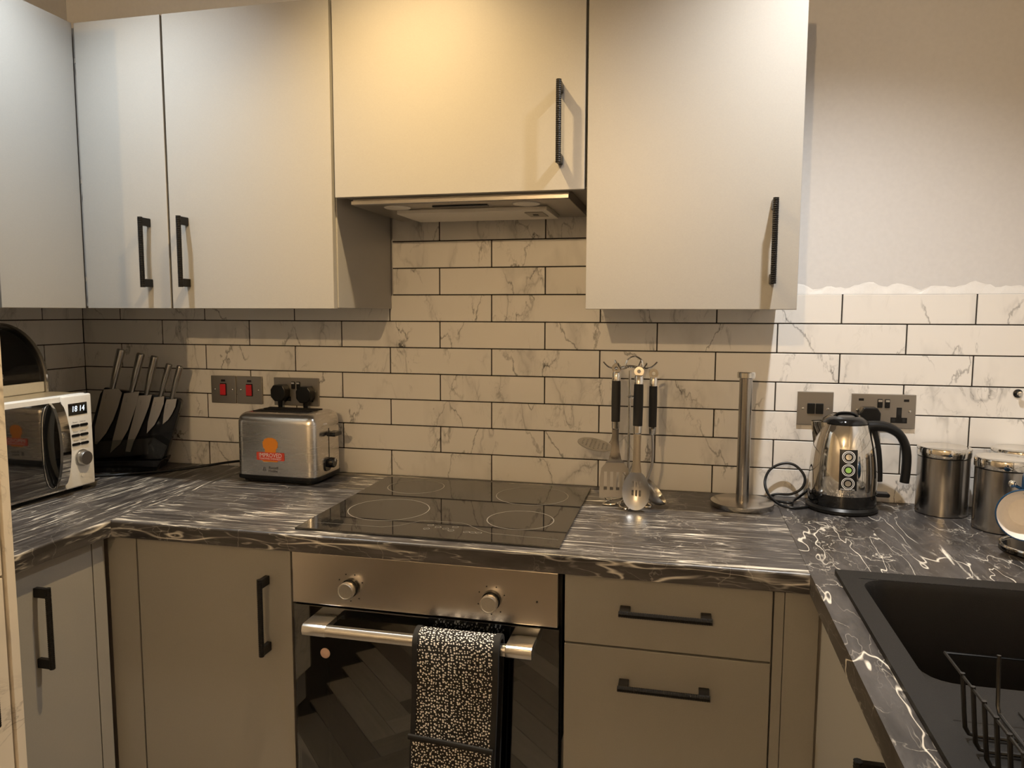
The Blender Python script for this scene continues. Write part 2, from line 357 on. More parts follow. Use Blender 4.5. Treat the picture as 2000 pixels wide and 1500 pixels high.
# herringbone planks
pm = bpy.data.meshes.new('plank'); b = box(-0.2247, 0.2247, -0.0445, 0.0445, -0.014, 0, 0.0012, 1); b.to_mesh(pm); b.free(); pm.materials.append(M['plank'])
def plank(cx, cy, a):
    o = link(bpy.data.objects.new('plank', pm)); o.location = (cx, cy, 0); o.rotation_euler = (0, 0, a); o.parent = FLOOR
cnt = 0
a45 = math.radians(45); Wd = 0.09; Ln = 0.45
for i in range(-40, 41):
    for j in range(-12, 13):
        # herringbone lattice in 45-degree rotated frame
        ux, uy = i*Wd + j*Ln, i*Wd - j*Ln
        for hor in (0, 1):
            cx, cy = (ux + Ln/2, uy + Wd/2) if hor == 0 else (ux + Ln + Wd/2 - Wd*0, uy + Wd - Ln/2 + Ln*0 + 0.0)
            if hor == 1: cx, cy = ux - Wd/2 + Wd*1.0 - Wd, uy + Ln/2
            X = (cx - cy)*math.cos(a45) + 0.1; Y = (cx + cy)*math.sin(a45) - 1.9
            if -0.62 < X < 0.95 and -3.4 < Y < -0.50 and cnt < 300:
                cnt += 1; plank(X, Y, a45 + (0 if hor == 0 else PI/2))
# splashback tiles, each its own piece
TW, TH, PX, PZ, Z0 = 0.2997, 0.0722, 0.303, 0.0753, 1.3601
def tile_mesh(w, h, key={}):
    k = (round(w, 3), round(h, 3))
    if k not in key:
        me = bpy.data.meshes.new('tile'); b = box(-w/2, w/2, 0, 0.0066, -h/2, h/2, 0.0009, 1); b.to_mesh(me); b.free(); me.materials.append(M['tile']); key[k] = me
    return key[k]
def tile(wall, u0, u1, z0, z1, place, rz):
    if u1-u0 < 0.004: return
    o = link(bpy.data.objects.new('tile', tile_mesh(u1-u0, z1-z0))); o.parent = wall
    o.location = place((u0+u1)/2, (z0+z1)/2); o.rotation_euler = (0, 0, rz)
def tile_row(wall, k, off, ua, ub, place, rz):
    zt = Z0 - k*PZ - (PZ-TH)/2; zb = zt - TH
    i = math.floor((ua-off)/PX) - 1
    while off + i*PX < ub:
        a = max(off + i*PX + (PX-TW)/2, ua); e = min(off + (i+1)*PX - (PX-TW)/2, ub)
        tile(wall, a, e, zb, zt, place, rz); i += 1
for k in range(-4, 6):
    ua, ub = (XL, XR) if k >= -1 else (-0.1405, 0.4575)
    tile_row(WB, k, 0.0 if k % 2 == 0 else PX/2, ua, ub, lambda u, z: (u, 0, z), 0)
for k in range(-1, 6):
    tile_row(WL, k, (-0.3045 if k % 2 == 0 else -0.153), -0.848, -0.001, lambda u, z: (XL, u, z), PI/2)
    tile_row(WR, k, (-0.20 if k % 2 == 0 else -0.0485), -2.35, -0.001, lambda u, z: (XR, u, z), -PI/2)
g = bm_new(); add_box(g, XL-.008, XR+.008, 0.0018, 0.008, ZC-.005, Z0+PZ-.001); add_box(g, -0.141, 0.458, 0.0018, 0.008, Z0+PZ-.002, Z0+4*PZ); obj('grout', g, M['grout'], WB)
obj('grout', box(XL-.008, XL-.0018, -0.848, 0.002, ZC-.005, Z0+PZ-.001), M['grout'], WL)
obj('grout', box(XR+.0018, XR+.008, -2.35, 0.002, ZC-.005, Z0+PZ-.001), M['grout'], WR)
# ragged filler line above the tiles
b = bm_new(); n = 60; lo, hi = [], []
for i in range(n+1):
    x = 0.86 + (XR-0.86)*i/n; h = 0.020 + 0.005*math.sin(i*0.31) + 0.004*math.sin(i*0.83+1) + random.uniform(-0.003, 0.003)
    lo.append((b.verts.new((x, 0.0075, Z0+PZ-.001)), b.verts.new((x, 0.004, Z0+PZ-.001)))); hi.append((b.verts.new((x, 0.0075, Z0+PZ+h)), b.verts.new((x, 0.0070+random.uniform(-.0006, .0004), Z0+PZ+h-.004))))
for i in range(n):
    for q in ((lo[i][1], lo[i+1][1], hi[i+1][1], hi[i][1]), (hi[i][1], hi[i+1][1], hi[i+1][0], hi[i][0]), (lo[i][0], lo[i+1][0], lo[i+1][1], lo[i][1])): b.faces.new(q)
obj('filler_line', b, M['filler'], WB)

# ------------------------------------------------------------------ lamps
def downlight(i, x, y, colr, power, label):
    t = thing('downlight', label, 'downlight', (x, y, CEIL), 0, 'recessed ceiling downlights over the worktop')
    obj('bezel', lathe([(0.032, -0.001), (0.034, -0.006), (0.042, -0.006), (0.045, -0.0005)], seg=32), M['alu'], t)
    obj('lens', lathe([(0.0, -0.0065), (0.030, -0.0065), (0.031, -0.003)], seg=24), emis('downlight_lens', colr, 12.0), t)
    ld = bpy.data.lights.new('downlight_beam', 'SPOT'); ld.energy = power; ld.color = colr; ld.spot_size = math.radians(122); ld.spot_blend = 1.0; ld.shadow_soft_size = 0.022
    l = link(bpy.data.objects.new('downlight_beam', ld)); l.parent = t; l.location = (0, 0, -0.012)
for i, ((x, y), c, pw) in enumerate(SPOTS):
    downlight(i, x, y, c, pw, ['recessed warm white ceiling downlight above the hob', 'recessed cool white ceiling downlight above the left corner', 'recessed neutral white ceiling downlight above the kettle'][i])
t = thing('pendant_lamp', 'warm bulb hanging in the room behind, with an added bowl dimming its downward light', 'lamp', (PENDANT[0][0], PENDANT[0][1], CEIL))
obj('ceiling_rose', lathe([(0.0, -0.02), (0.045, -0.018), (0.05, -0.001)], seg=24), M['white'], t)
obj('cord', tube([(0, 0, -0.015), (0, 0, PENDANT[0][2]-CEIL+0.024)], 0.003, 6), M['black'], t)
zz = PENDANT[0][2]-CEIL; R0 = 0.022
obj('bulb', lathe([(0.0, zz-R0)]+[(R0*math.sin(a*PI/10), zz-R0*math.cos(a*PI/10)) for a in range(1, 10)]+[(0.0, zz+R0)], seg=20), emis('bulb_glow', PENDANT[1], PENDANT[2]), t)
obj('added_dimming_bowl', lathe([(0.0, zz-.115), (0.08, zz-.108), (0.14, zz-.088), (0.178, zz-.068), (0.180, zz-.066), (0.176, zz-.064), (0.138, zz-.084), (0.08, zz-.103), (0.0, zz-.110)], seg=40), M['bowl_tint'], t)  # unseen bowl, added to hold the bulb light off the base cabinets
for k in range(3):
    a = 2*PI*k/3+.3; obj('support_wire', tube([(0.176*math.cos(a), 0.176*math.sin(a), zz-.066), (0.02*math.cos(a), 0.02*math.sin(a), -0.018)], 0.0012, 6), M['alu'], t)

# ------------------------------------------------------------------ handles
def handle_mesh(L, key={}):
    """bar handle along local z, standing off along local -y (knurled round bar on two square posts)"""
    if L not in key:
        b = bm_new(); prof = [(0.0, -L/2)]; nr = int(L/0.0022)
        for i in range(nr+1):
            z = -L/2 + L*i/nr; prof.append((0.0062 if i % 2 else 0.0056, z))
        prof.append((0.0, L/2)); c = lathe(prof, seg=10, smooth=False); merge(b, c, Matrix.Translation((0, -0.032, 0)))
        for s in (-1, 1):
            z = s*(L/2-0.011); add_box(b, -0.0055, 0.0055, -0.031, 0.0, z-0.010, z+0.010, 0.001, 1)
        me = bpy.data.meshes.new('handle'); bmesh.ops.recalc_face_normals(b, faces=b.faces); b.to_mesh(me); b.free(); me.materials.append(M['handle']); key[L] = me
    return key[L]
def handle(parent, loc, face, L=0.174, horizontal=False):
    o = link(bpy.data.objects.new('handle', handle_mesh(L))); o.parent = parent
    rz = {'-y': 0.0, '+x': PI/2, '-x': -PI/2}[face]
    m = Matrix.Rotation(rz, 4, 'Z')
    if horizontal: m = m @ Matrix.Rotation(PI/2, 4, 'Y')
    o.matrix_local = Matrix.Translation(loc) @ m
    return o
# ------------------------------------------------------------------ wall cabinets
ZB, ZT, YD, DT = 1.394, 2.112, -0.356, 0.019
def dbox(name, x0, x1, y0, y1, z0, z1, m, parent): return obj(name, box(x0, x1, y0, y1, z0, z1, 0.0012, 2), m, parent)
YF = YD + DT + 0.001
t = thing('corner_wall_cabinet', 'L-shaped corner wall cabinet with two hinged cashmere doors over the microwave', 'cabinet', (0, 0, 0))
b = bm_new(); add_prism(b, [(XL+.001, -0.604), (-0.873, -0.604), (-0.873, YF), (-0.5965, YF), (-0.5965, -0.001), (XL+.001, -0.001)], 'z', 1.400, ZT-.004); obj('body', b, M['carcass'], t)
d = dbox('door', -0.8485, -0.5985, YD, YD+DT, ZB, ZT, M['door'], t); handle(d, (-0.653, YD, 1.534), '-y')
d = dbox('door', -0.872, -0.853, -0.6035, -0.3575, ZB, ZT, M['door'], t)
for z in (1.47, 1.72, 2.02): obj('hinge', box(-0.8535, -0.8482, YD+0.0005, YD+0.012, z-.006, z+.006), M['alu'], t)
t = thing('wall_cabinet', 'narrow wall cabinet on the left wall next to the corner cabinet', 'cabinet')
obj('body', box(XL+.001, -0.873, -0.846, -0.6065, 1.400, ZT-.004), M['carcass'], t)
d = dbox('door', -0.872, -0.853, -0.846, -0.6085, ZB, ZT, M['door'], t); handle(d, (-0.853, -0.645, 1.534), '+x')
t = thing('wall_cabinet', 'cashmere wall cabinet with single door left of the extractor', 'cabinet')
obj('body', box(-0.5935, -0.1450, YF, -0.001, 1.396, ZT-.004, 0.0008, 1), M['door'], t)
d = dbox('door', -0.5925, -0.1475, YD, YD+DT, ZB, ZT, M['door'], t); handle(d, (-0.5435, YD, 1.534), '-y')
t = thing('extractor_cabinet', 'short cashmere wall cabinet housing the extractor over the hob', 'cabinet')
obj('body', box(-0.1405, 0.4560, YF, -0.001, 1.664, ZT-.004), M['carcass'], t)
d = dbox('door', -0.1395, 0.4545, YD, YD+DT, 1.656, ZT, M['door'], t); handle(d, (0.401, YD, 1.796), '-y')
t = thing('wall_cabinet', 'tall cashmere wall cabinet right of the extractor, nearest the kettle', 'cabinet')
obj('body', box(0.4590, 0.9030, YF, -0.001, 1.400, ZT-.004, 0.0008, 1), M['carcass'], t)
d = dbox('door', 0.4600, 0.9035, YD, YD+DT, ZB, ZT, M['door'], t); handle(d, (0.851, YD, 1.534), '-y')
# extractor hood let into the cabinet above the hob
t = thing('extractor_hood', 'grey metal built-in extractor hood with filter above the hob', 'extractor hood', (0.155, -0.17, 1.640))
b = bm_new(); add_box(b, -0.262, 0.262, -0.160, 0.155, 0.0, 0.0235, 0.002, 2); obj('canopy', b, M['hood_steel'], t)
obj('front_trim', box(-0.262, 0.262, -0.168, -0.161, 0.001, 0.010, 0.0008, 1), M['hood_steel'], t)
f = obj('filter', box(-0.185, 0.195, -0.070, 0.098, -0.011, -0.0003, 0.0015, 2), M['filter'], t)
obj('filter_frame', prism([(-.192, -.077), (.197, -.077), (.197, .105), (-.192, .105)], 'z', -0.002, -0.0002), M['hood_steel'], t)
o = obj('filter_latch', box(0.135, 0.180, -0.045, 0.035, -0.0130, -0.0112, 0.0005, 1), M['plate_steel'], f); obj('latch_button', box(0.150, 0.163, -0.015, 0.0, -0.0145, -0.0131, 0.0005, 1), M['black'], f)
for x in (-0.165, 0.155):
    o = obj('lamp', lathe([(0.0, -0.003), (0.030, -0.003), (0.034, -0.0003)], x, -0.115, 24), M['filter'], t)
obj('control_slot', box(-0.075, 0.062, -0.122, -0.104, -0.003, -0.0003, 0.001, 1), M['black'], t)

# ------------------------------------------------------------------ base cabinets
YC = -0.578; XLF, XRF = -0.622, 0.936
BD = M['base_door']
t = thing('base_cabinet', 'cashmere base cabinet with black handle under the microwave, beside the marble end panel', 'cabinet')
obj('body', box(XL+.001, XLF-.020, -0.847, -0.600, 0.12, ZU-.001), M['carcass'], t)
d = dbox('door', XLF-.019, XLF, -0.8465, -0.6285, 0.13, ZU-.004, BD, t); handle(d, (XLF, -0.781, 0.731), '+x')
dbox('filler_panel', XLF-.019, XLF, -0.6255, -0.5905, 0.13, ZU-.002, BD, t)
obj('plinth', box(XLF-.075, XLF-.060, -0.847, -0.52, 0.0, 0.119), BD, t)
t = thing('base_cabinet', 'cashmere corner base cabinet with black handle left of the oven', 'cabinet')
obj('body', box(XL+.001, -0.1525, YC+.020, -0.001, 0.12, ZU-.001), M['carcass'], t)
dbox('filler_panel', XLF-.002, -0.5475, YC, YC+.019, 0.13, ZU-.002, BD, t)
d = dbox('door', -0.5435, -0.1535, YC, YC+.019, 0.13, ZU-.004, BD, t); handle(d, (-0.2105, YC, 0.720), '-y')
obj('plinth', box(XLF-.06, -0.1525, YC+.060, YC+.075, 0.0, 0.119), BD, t)
t = thing('drawer_cabinet', 'cashmere base cabinet with two drawers right of the oven', 'cabinet')
obj('body', box(0.4530, 0.9560, YC+.020, -0.001, 0.12, ZU-.001), M['carcass'], t)
d = dbox('drawer', 0.4545, 0.8505, YC, YC+.019, 0.7255, ZU-.004, BD, t); handle(d, (0.6525, YC, 0.806), '-y', 0.176, True)
d = dbox('drawer', 0.4545, 0.8505, YC, YC+.019, 0.430, 0.7215, BD, t); handle(d, (0.6525, YC, 0.655), '-y', 0.176, True)
d = dbox('drawer', 0.4545, 0.8505, YC, YC+.019, 0.13, 0.426, BD, t)
dbox('filler_panel', 0.8535, 0.8715, YC, YC+.019, 0.13, ZU-.002, BD, t)
dbox('filler_panel', 0.8725, 0.9340, YC+.001, YC+.019, 0.13, ZU-.002, BD, t)
obj('plinth', box(0.4530, XRF+.06, YC+.060, YC+.075, 0.0, 0.119), BD, t)
t = thing('sink_cabinet', 'cashmere base cabinet under the black sink on the right', 'cabinet')
b = bm_new(); add_box(b, XRF+.020, XRF+.038, -1.17, -0.58, 0.12, ZU-.001); add_box(b, XRF+.038, XR-.002, -1.17, -1.152, 0.12, ZU-.001); add_box(b, XRF+.038, XR-.002, -1.15, -0.582, 0.12, 0.138); obj('body', b, M['carcass'], t)
d = dbox('door', XRF, XRF+.019, -1.168, -0.583, 0.13, ZU-.004, BD, t); handle(d, (XRF, -1.035, 0.733), '-x')
obj('plinth', box(XRF+.060, XRF+.075, -1.17, -0.52, 0.0, 0.119), BD, t)
t = thing('base_cabinet', 'cashmere base cabinet under the draining board, nearest the camera', 'cabinet')
obj('body', box(XRF+.020, XR-.002, -1.76, -1.172, 0.12, ZU-.001-.0), M['carcass'], t)
d = dbox('door', XRF, XRF+.019, -1.758, -1.171, 0.13, ZU-.004, BD, t); handle(d, (XRF, -1.30, 0.733), '-x')
obj('plinth', box(XRF+.060, XRF+.075, -1.76, -1.172, 0.0, 0.119), BD, t)
# tall unit with marble wrap at the left end
t = thing('tall_cabinet', 'tall cabinet wrapped in warm marble vinyl at the left end of the worktop', 'cabinet')
dbox('end_panel', XL+.001, -0.594, -0.8680, -0.8490, 0.0, 2.115, M['vinyl'], t)
obj('body', box(XL+.001, -0.622, -1.470, -0.8690, 0.0, 2.112), M['carcass'], t)
d = dbox('door', -0.620, -0.600, -1.470, -0.8720, 0.12, 0.872, M['vinyl'], t); handle(d, (-0.600, -0.930, 0.700), '+x', 0.190)
d = dbox('door', -0.620, -0.600, -1.470, -0.8720, 0.877, 2.112, M['vinyl'], t)

# ------------------------------------------------------------------ worktops
def slab(name, x0, x1, y0, y1, m, label, edges):
    b = box(x0, x1, y0, y1, ZU, ZC)
    es = [e for e in b.edges if edges(e.verts[0].co, e.verts[1].co)]
    bmesh.ops.bevel(b, geom=es, offset=0.005, segments=4, profile=0.5, affect='EDGES')
    o = obj(name, b, m); tag(o, label, 'worktop'); return o
slab('worktop', XL+.001, -0.5955, -0.8480, -0.0005, M['wt_left'], 'dark marble-effect worktop under the microwave', lambda a, c: abs(a.x+.5955) < 1e-4 and abs(c.x+.5955) < 1e-4 and a.z == c.z and max(a.z, c.z) > 0.9)
slab('worktop', -0.5950, 0.9115, -0.5975, -0.0005, M['wt_back'], 'dark streaked marble-effect worktop holding the hob and toaster', lambda a, c: abs(a.y+.5975) < 1e-4 and abs(c.y+.5975) < 1e-4 and a.z == c.z and max(a.z, c.z) > 0.9)
SX0, SX1, SY0, SY1 = 0.9560, 1.4560, -1.580, -0.5820
b = bm_new(); xs = [0.9120, SX0+.012, SX1-.012, XR-.001]; ys = [-2.30, SY0+.012, SY1-.012, -0.0005]
vv = {}
def gv(i, j, z):
    k = (i, j, z)
    if k not in vv: vv[k] = b.verts.new((xs[i], ys[j], z))
    return vv[k]
for i in range(3):
    for j in range(3):
        if (i, j) == (1, 1): continue
        b.faces.new((gv(i,j,ZC), gv(i+1,j,ZC), gv(i+1,j+1,ZC), gv(i,j+1,ZC))); b.faces.new((gv(i,j,ZU), gv(i,j+1,ZU), gv(i+1,j+1,ZU), gv(i+1,j,ZU)))
        for (p, q, nb) in (((i,j),(i+1,j),(i,j-1)), ((i+1,j),(i+1,j+1),(i+1,j)), ((i+1,j+1),(i,j+1),(i,j+1)), ((i,j+1),(i,j),(i-1,j))):
            if nb == (1, 1) or not (0 <= nb[0] < 3 and 0 <= nb[1] < 3): b.faces.new((gv(*p,ZC), gv(*p,ZU), gv(*q,ZU), gv(*q,ZC)))
es = [e for e in b.edges if all(abs(v.co.x-0.9120) < 1e-4 and abs(v.co.z-ZC) < 1e-4 for v in e.verts)]
bmesh.ops.bevel(b, geom=es, offset=0.005, segments=4, profile=0.5, affect='EDGES')
tag(obj('worktop', b, M['wt_right']), 'dark white-veined worktop around the black sink and under the kettle', 'worktop')

# ------------------------------------------------------------------ hob
t = thing('induction_hob', 'black glass hob with four ring markings set in the worktop', 'hob', (0.1465, -0.3035, ZC))
obj('glass', box(-0.2945, 0.2945, -0.262, 0.258, 0.0002, 0.0055, 0.0012, 2), M['hob_glass'], t)
def ring(parent, x, y, r, w=0.0011, name='ring_marking', z=0.0057):
    b = bm_new(); n = 56
    a = [b.verts.new((x+(r-w)*math.cos(2*PI*i/n), y+(r-w)*math.sin(2*PI*i/n), z)) for i in range(n)]
    c = [b.verts.new((x+(r+w)*math.cos(2*PI*i/n), y+(r+w)*math.sin(2*PI*i/n), z)) for i in range(n)]
    for i in range(n): b.faces.new((a[i], c[i], c[(i+1) % n], a[(i+1) % n]))
    return obj(name, b, M['hob_print'], parent)
for x, y, r in ((-0.004, -0.378, 0.0965), (-0.022, -0.145, 0.0760), (0.304, -0.169, 0.0925), (0.322, -0.393, 0.0760)): ring(t, x-.1465, y+.3035, r)
b = bm_new()
def strip(b, pts, w, z):
    L = []
    for i, p in enumerate(pts):
        q0 = Vector(pts[max(i-1, 0)]); q1 = Vector(pts[min(i+1, len(pts)-1)]); d = (q1-q0).normalized(); nrm = Vector((-d.y, d.x))
        L.append((b.verts.new((p[0]+nrm.x*w, p[1]+nrm.y*w, z)), b.verts.new((p[0]-nrm.x*w, p[1]-nrm.y*w, z))))
    for a, c in zip(L, L[1:]): b.faces.new((a[0], a[1], c[1], c[0]))
strip(b, [(-0.275, -0.2155), (-0.110, -0.2155), (-0.075, -0.195), (-0.040, -0.146), (-0.020, -0.1445), (0.045, -0.1435), (0.066, -0.150), (0.105, -0.186), (0.134, -0.2045), (0.284, -0.2155)], 0.0006, 0.0057)
obj('control_line', b, M['hob_print'], t)
for x, y in ((0.137, -0.480), (0.158, -0.491), (0.137, -0.508), (0.178, -0.4985), (0.195, -0.482), (0.193, -0.508), (0.229, -0.5115), (0.243, -0.511), (0.256, -0.5105)):
    b = bm_new(); strip(b, [p[:2] for p in circle_pts(x-.1465, y+.3035, 0.0065, 16)] + [(x-.1465+.0065, y+.3035)], 0.0006, 0.0057)
    strip(b, [(x-.1465-.003, y+.3035), (x-.1465+.003, y+.3035)], 0.0007, 0.0057)
    obj('touch_key', b, M['hob_print'], t)

# ------------------------------------------------------------------ oven
OX0, OX1 = -0.1485, 0.4460
t = thing('built_in_oven', 'built-in oven with steel control panel and black glass door', 'oven', (0, 0, 0))
b = bm_new(); add_box(b, OX0, OX1, YC+.022, YC+.030, 0.28, ZU-.004)
obj('surround', b, M['black'], t)
P_ = obj('control_panel', box(OX0, OX1-.005, YC-.003, YC+.021, 0.752, 0.8665, 0.002, 2), M['panel_steel'], t)
for x, z in ((-0.010, 0.797), (0.303, 0.798)):
    k = bm_new(); c = lathe([(0.0, 0.0), (0.0195, 0.0), (0.0195, 0.006)], seg=28); merge(k, c, Matrix.Translation((x, YC-.0032, z)) @ Matrix.Rotation(PI/2, 4, 'X'))
    kb = obj('knob_collar', k, M['black'], P_, True)
    k = bm_new(); c = lathe([(0.0165, 0.006), (0.0165, 0.012), (0.0180, 0.016), (0.0180, 0.026), (0.0170, 0.0285), (0.0150, 0.0285), (0.0145, 0.027), (0.0, 0.027)], seg=28)
    merge(k, c, Matrix.Translation((x, YC-.0032, z)) @ Matrix.Rotation(PI/2, 4, 'X')); kn = obj('knob', k, M['alu'], t, True)
    for a in ((20, 65, 140, -20, -60, -110, 180)):
        xx, zz = x+0.030*math.sin(math.radians(a)), z+0.030*math.cos(math.radians(a)); obj('dial_mark', box(xx-.0012, xx+.0012, YC-.0036, YC-.0031, zz-.0012, zz+.0012), M['black'], P_)
obj('indicator_light', box(0.3965, 0.4, YC-.0037, YC-.0031, 0.8015, 0.805), M['black'], P_)
# door: black glass border frame, tinted window, inner cavity with wire shelves
DZ0, DZ1 = 0.285, 0.7465
b = bm_new(); WX0, WX1, WZ0, WZ1 = OX0+.075, OX1-.085, 0.33, 0.655
for a in ((OX0+.002, OX1-.003, WZ1, DZ1), (OX0+.002, OX1-.003, DZ0, WZ0), (OX0+.002, WX0, WZ0, WZ1), (WX1, OX1-.003, WZ0, WZ1)): add_box(b, a[0], a[1], YC+.004, YC+.018, a[2], a[3])
D_ = obj('door_frame', b, M['black'], t)
obj('door_glass', box(OX0+.001, OX1-.002, YC-.002, YC+.002, DZ0-.001, DZ1+.001, 0.0008, 1), M['oven_glass'], t)
b = bm_new()
for a in ((OX0+.05, OX0+.052, YC+.03, -0.12, 0.30, 0.68), (OX1-.052, OX1-.05, YC+.03, -0.12, 0.30, 0.68), (OX0+.05, OX1-.05, -0.122, -0.12, 0.30, 0.68), (OX0+.05, OX1-.05, YC+.03, -0.12, 0.298, 0.30), (OX0+.05, OX1-.05, YC+.03, -0.12, 0.68, 0.682)): add_box(b, *a)
obj('cavity', b, M['cavity'], t)
for z in (0.585, 0.46, 0.345):
    b = bm_new(); x0, x1, y0, y1 = OX0+.056, OX1-.056, YC+.036, -0.15
    add_tube(b, [(x0, y0, z), (x1, y0, z), (x1, y1, z), (x0, y1, z)], 0.0028, 6, True)
    for i in range(1, 22): x = x0+(x1-x0)*i/22; add_tube(b, [(x, y0, z+.002), (x, y1, z+.002)], 0.0012, 5)
    add_tube(b, smooth_path([(x0+.05, y0, z), (x0+.052, y0-.004, z-.022), (x0+.065, y0-.004, z-.028), (x1-.065, y0-.004, z-.028), (x1-.052, y0-.004, z-.022), (x1-.05, y0, z)], 4), 0.0018, 6)
    obj('wire_shelf', b, M['chrome'], t)
# bar handle with square ends
HY, HZ = -0.628, 0.720
b = bm_new()
add_prism(b, [(HY+.008, HZ+.007), (HY-.004, HZ+.008), (HY-.009, HZ+.004), (HY-.011, HZ-.004), (HY-.009, HZ-.012), (HY-.002, HZ-.0145), (HY+.010, HZ-.012)], 'x', -0.0435, 0.3455)
H_ = obj('handle_bar', b, M['alu'], t, True)
for x0, x1 in ((-0.097, -0.043), (0.345, 0.399)):
    obj('handle_end', prism([(YC-.0025, HZ+.010), (HY-.004, HZ+.010), (HY-.010, HZ+.006), (HY-.012, HZ-.004), (HY-.010, HZ-.013), (HY-.002, HZ-.016), (HY+.012, HZ-.013), (HY+.016, HZ-.002), (YC-.0025, HZ-.002)], 'x', x0, x1, 0.0015), M['alu'], H_, True)
k = bm_new(); c = lathe([(0.0, 0.0), (0.0115, 0.0), (0.0115, 0.0004), (0.0, 0.0004)], seg=28); merge(k, c, Matrix.Translation((-0.0735, YC-.0023, 0.6425)) @ Matrix.Rotation(PI/2, 4, 'X')); obj('round_sticker', k, M['peach'], t)

# oven glove over the handle bar
t = thing('oven_glove', 'black double oven glove with white speckles hanging on the oven handle', 'oven glove', (0.2475, HY, HZ))
def drape(x0, x1, off, th, front_z, back_z):
    """cloth strip folded over the bar; profile in (y,z)"""
    r = 0.0165+off; pr = [(-r-.003, front_z)]
    for i in range(6): z = front_z + (0.0-front_z)*(i+1)/6; pr.append((-r-.002*math.sin(i*1.3)-.002*(1-(i+1)/6), z))
    for k in range(1, 8): a = PI*k/8; pr.append((-r*math.cos(a), r*0.95*math.sin(a)+.002))
    pr += [(r, 0.0), (r, back_z*0.5), (r-.002, back_z)]
    return pr
def cloth(name, x0, x1, off, th, fz, bz, m, parent, nx=8):
    b = bm_new(); A = drape(x0, x1, off, th, fz, bz); B = drape(x0, x1, off-th, th, fz, bz); ga = []
    for i in range(nx+1):
        u = i/nx; x = x0+(x1-x0)*u; sk = 0.012*(x)
        col = []
        for pr in (A, B): col.append([b.verts.new((x + 0.010*min(0, p[1]+.02)/0.3, p[0]+0.0025*math.sin(x*42)*min(1, max(0, -p[1]/.1)), p[1] - (sk if p[1] < -.05 else 0))) for p in pr])
        ga.append(col)
    n = len(A)
    for i in range(nx):
        for s in (0, 1):
            for j in range(n-1): b.faces.new((ga[i][s][j], ga[i+1][s][j], ga[i+1][s][j+1], ga[i][s][j+1]))
        for j in (0, n-1): b.faces.new((ga[i][0][j], ga[i+1][0][j], ga[i+1][1][j], ga[i][1][j]))
    for i in (0, nx):
        for j in range(n-1): b.faces.new((ga[i][0][j], ga[i][0][j+1], ga[i][1][j+1], ga[i][1][j]))
    return obj(name, b, m, parent, True)
cloth('fabric', -0.0805, 0.0775, 0.009, 0.006, -0.40, -0.30, M['dots'], t)
cloth('edge_binding', -0.0905, -0.0800, 0.011, 0.010, -0.401, -0.301, M['binding'], t, 2)
cloth('edge_binding', 0.0770, 0.0885, 0.011, 0.010, -0.401, -0.301, M['binding'], t, 2)
b = bm_new(); add_tube(b, [(-0.0965, -0.0385, -0.188), (0.0, -0.0385, -0.1925), (0.0800, -0.0385, -0.1975)], 0.0066, 8, aspect=0.55, up=(0, 0, 1)); obj('pocket_binding', b, M['binding'], t, True)
b = bm_new(); add_prism(b, [(-0.098, -0.399), (0.066, -0.399), (0.0765, -0.197), (-0.0895, -0.188)], 'y', -0.0375, -0.0305, 0.002); obj('pocket', b, M['dots'], t)

# ------------------------------------------------------------------ sockets and switches
def plate(name, label, cat, x0, x1, z0, z1, group=None):
    t = thing(name, label, cat, ((x0+x1)/2, 0, (z0+z1)/2), 0, group)
    w, h = (x1-x0)/2, (z1-z0)/2
    obj('faceplate', box(-w, w, -0.007, -0.0002, -h, h, 0.0014, 2), M['plate_steel'], t)
    return t, w, h
def screw(t, x, z):
    k = bm_new(); c = lathe([(0.0033, 0), (0.0033, 0.0008), (0.002, 0.0016), (0, 0.0018)], seg=14); merge(k, c, Matrix.Translation((x, -0.0071, z)) @ Matrix.Rotation(PI/2, 4, 'X')); obj('screw', k, M['chrome'], t, True)
for x0, x1, lab in ((-0.7385, -0.6535, 'left of the pair of square cooker switches with red rockers'), (-0.6495, -0.5645, 'right of the pair of square cooker switches with red rockers')):
    t, w, h = plate('cooker_switch', lab, 'switch', x0, x1, 1.107, 1.191, 'red cooker switches')
    obj('rocker_frame', box(-0.0110, 0.0110, -0.0085, -0.0071, -0.0190, 0.0190, 0.0008, 1), M['black'], t)
    obj('rocker', box(-0.0095, 0.0095, -0.0125, -0.0086, -0.0170, 0.0170, 0.0016, 2), M['red'], t)
    obj('neon_window', box(-0.007, 0.007, -0.0082, -0.0071, 0.024, 0.0305, 0.0006, 1), M['neon'], t)
    screw(t, -0.0300, 0); screw(t, 0.0300, 0)
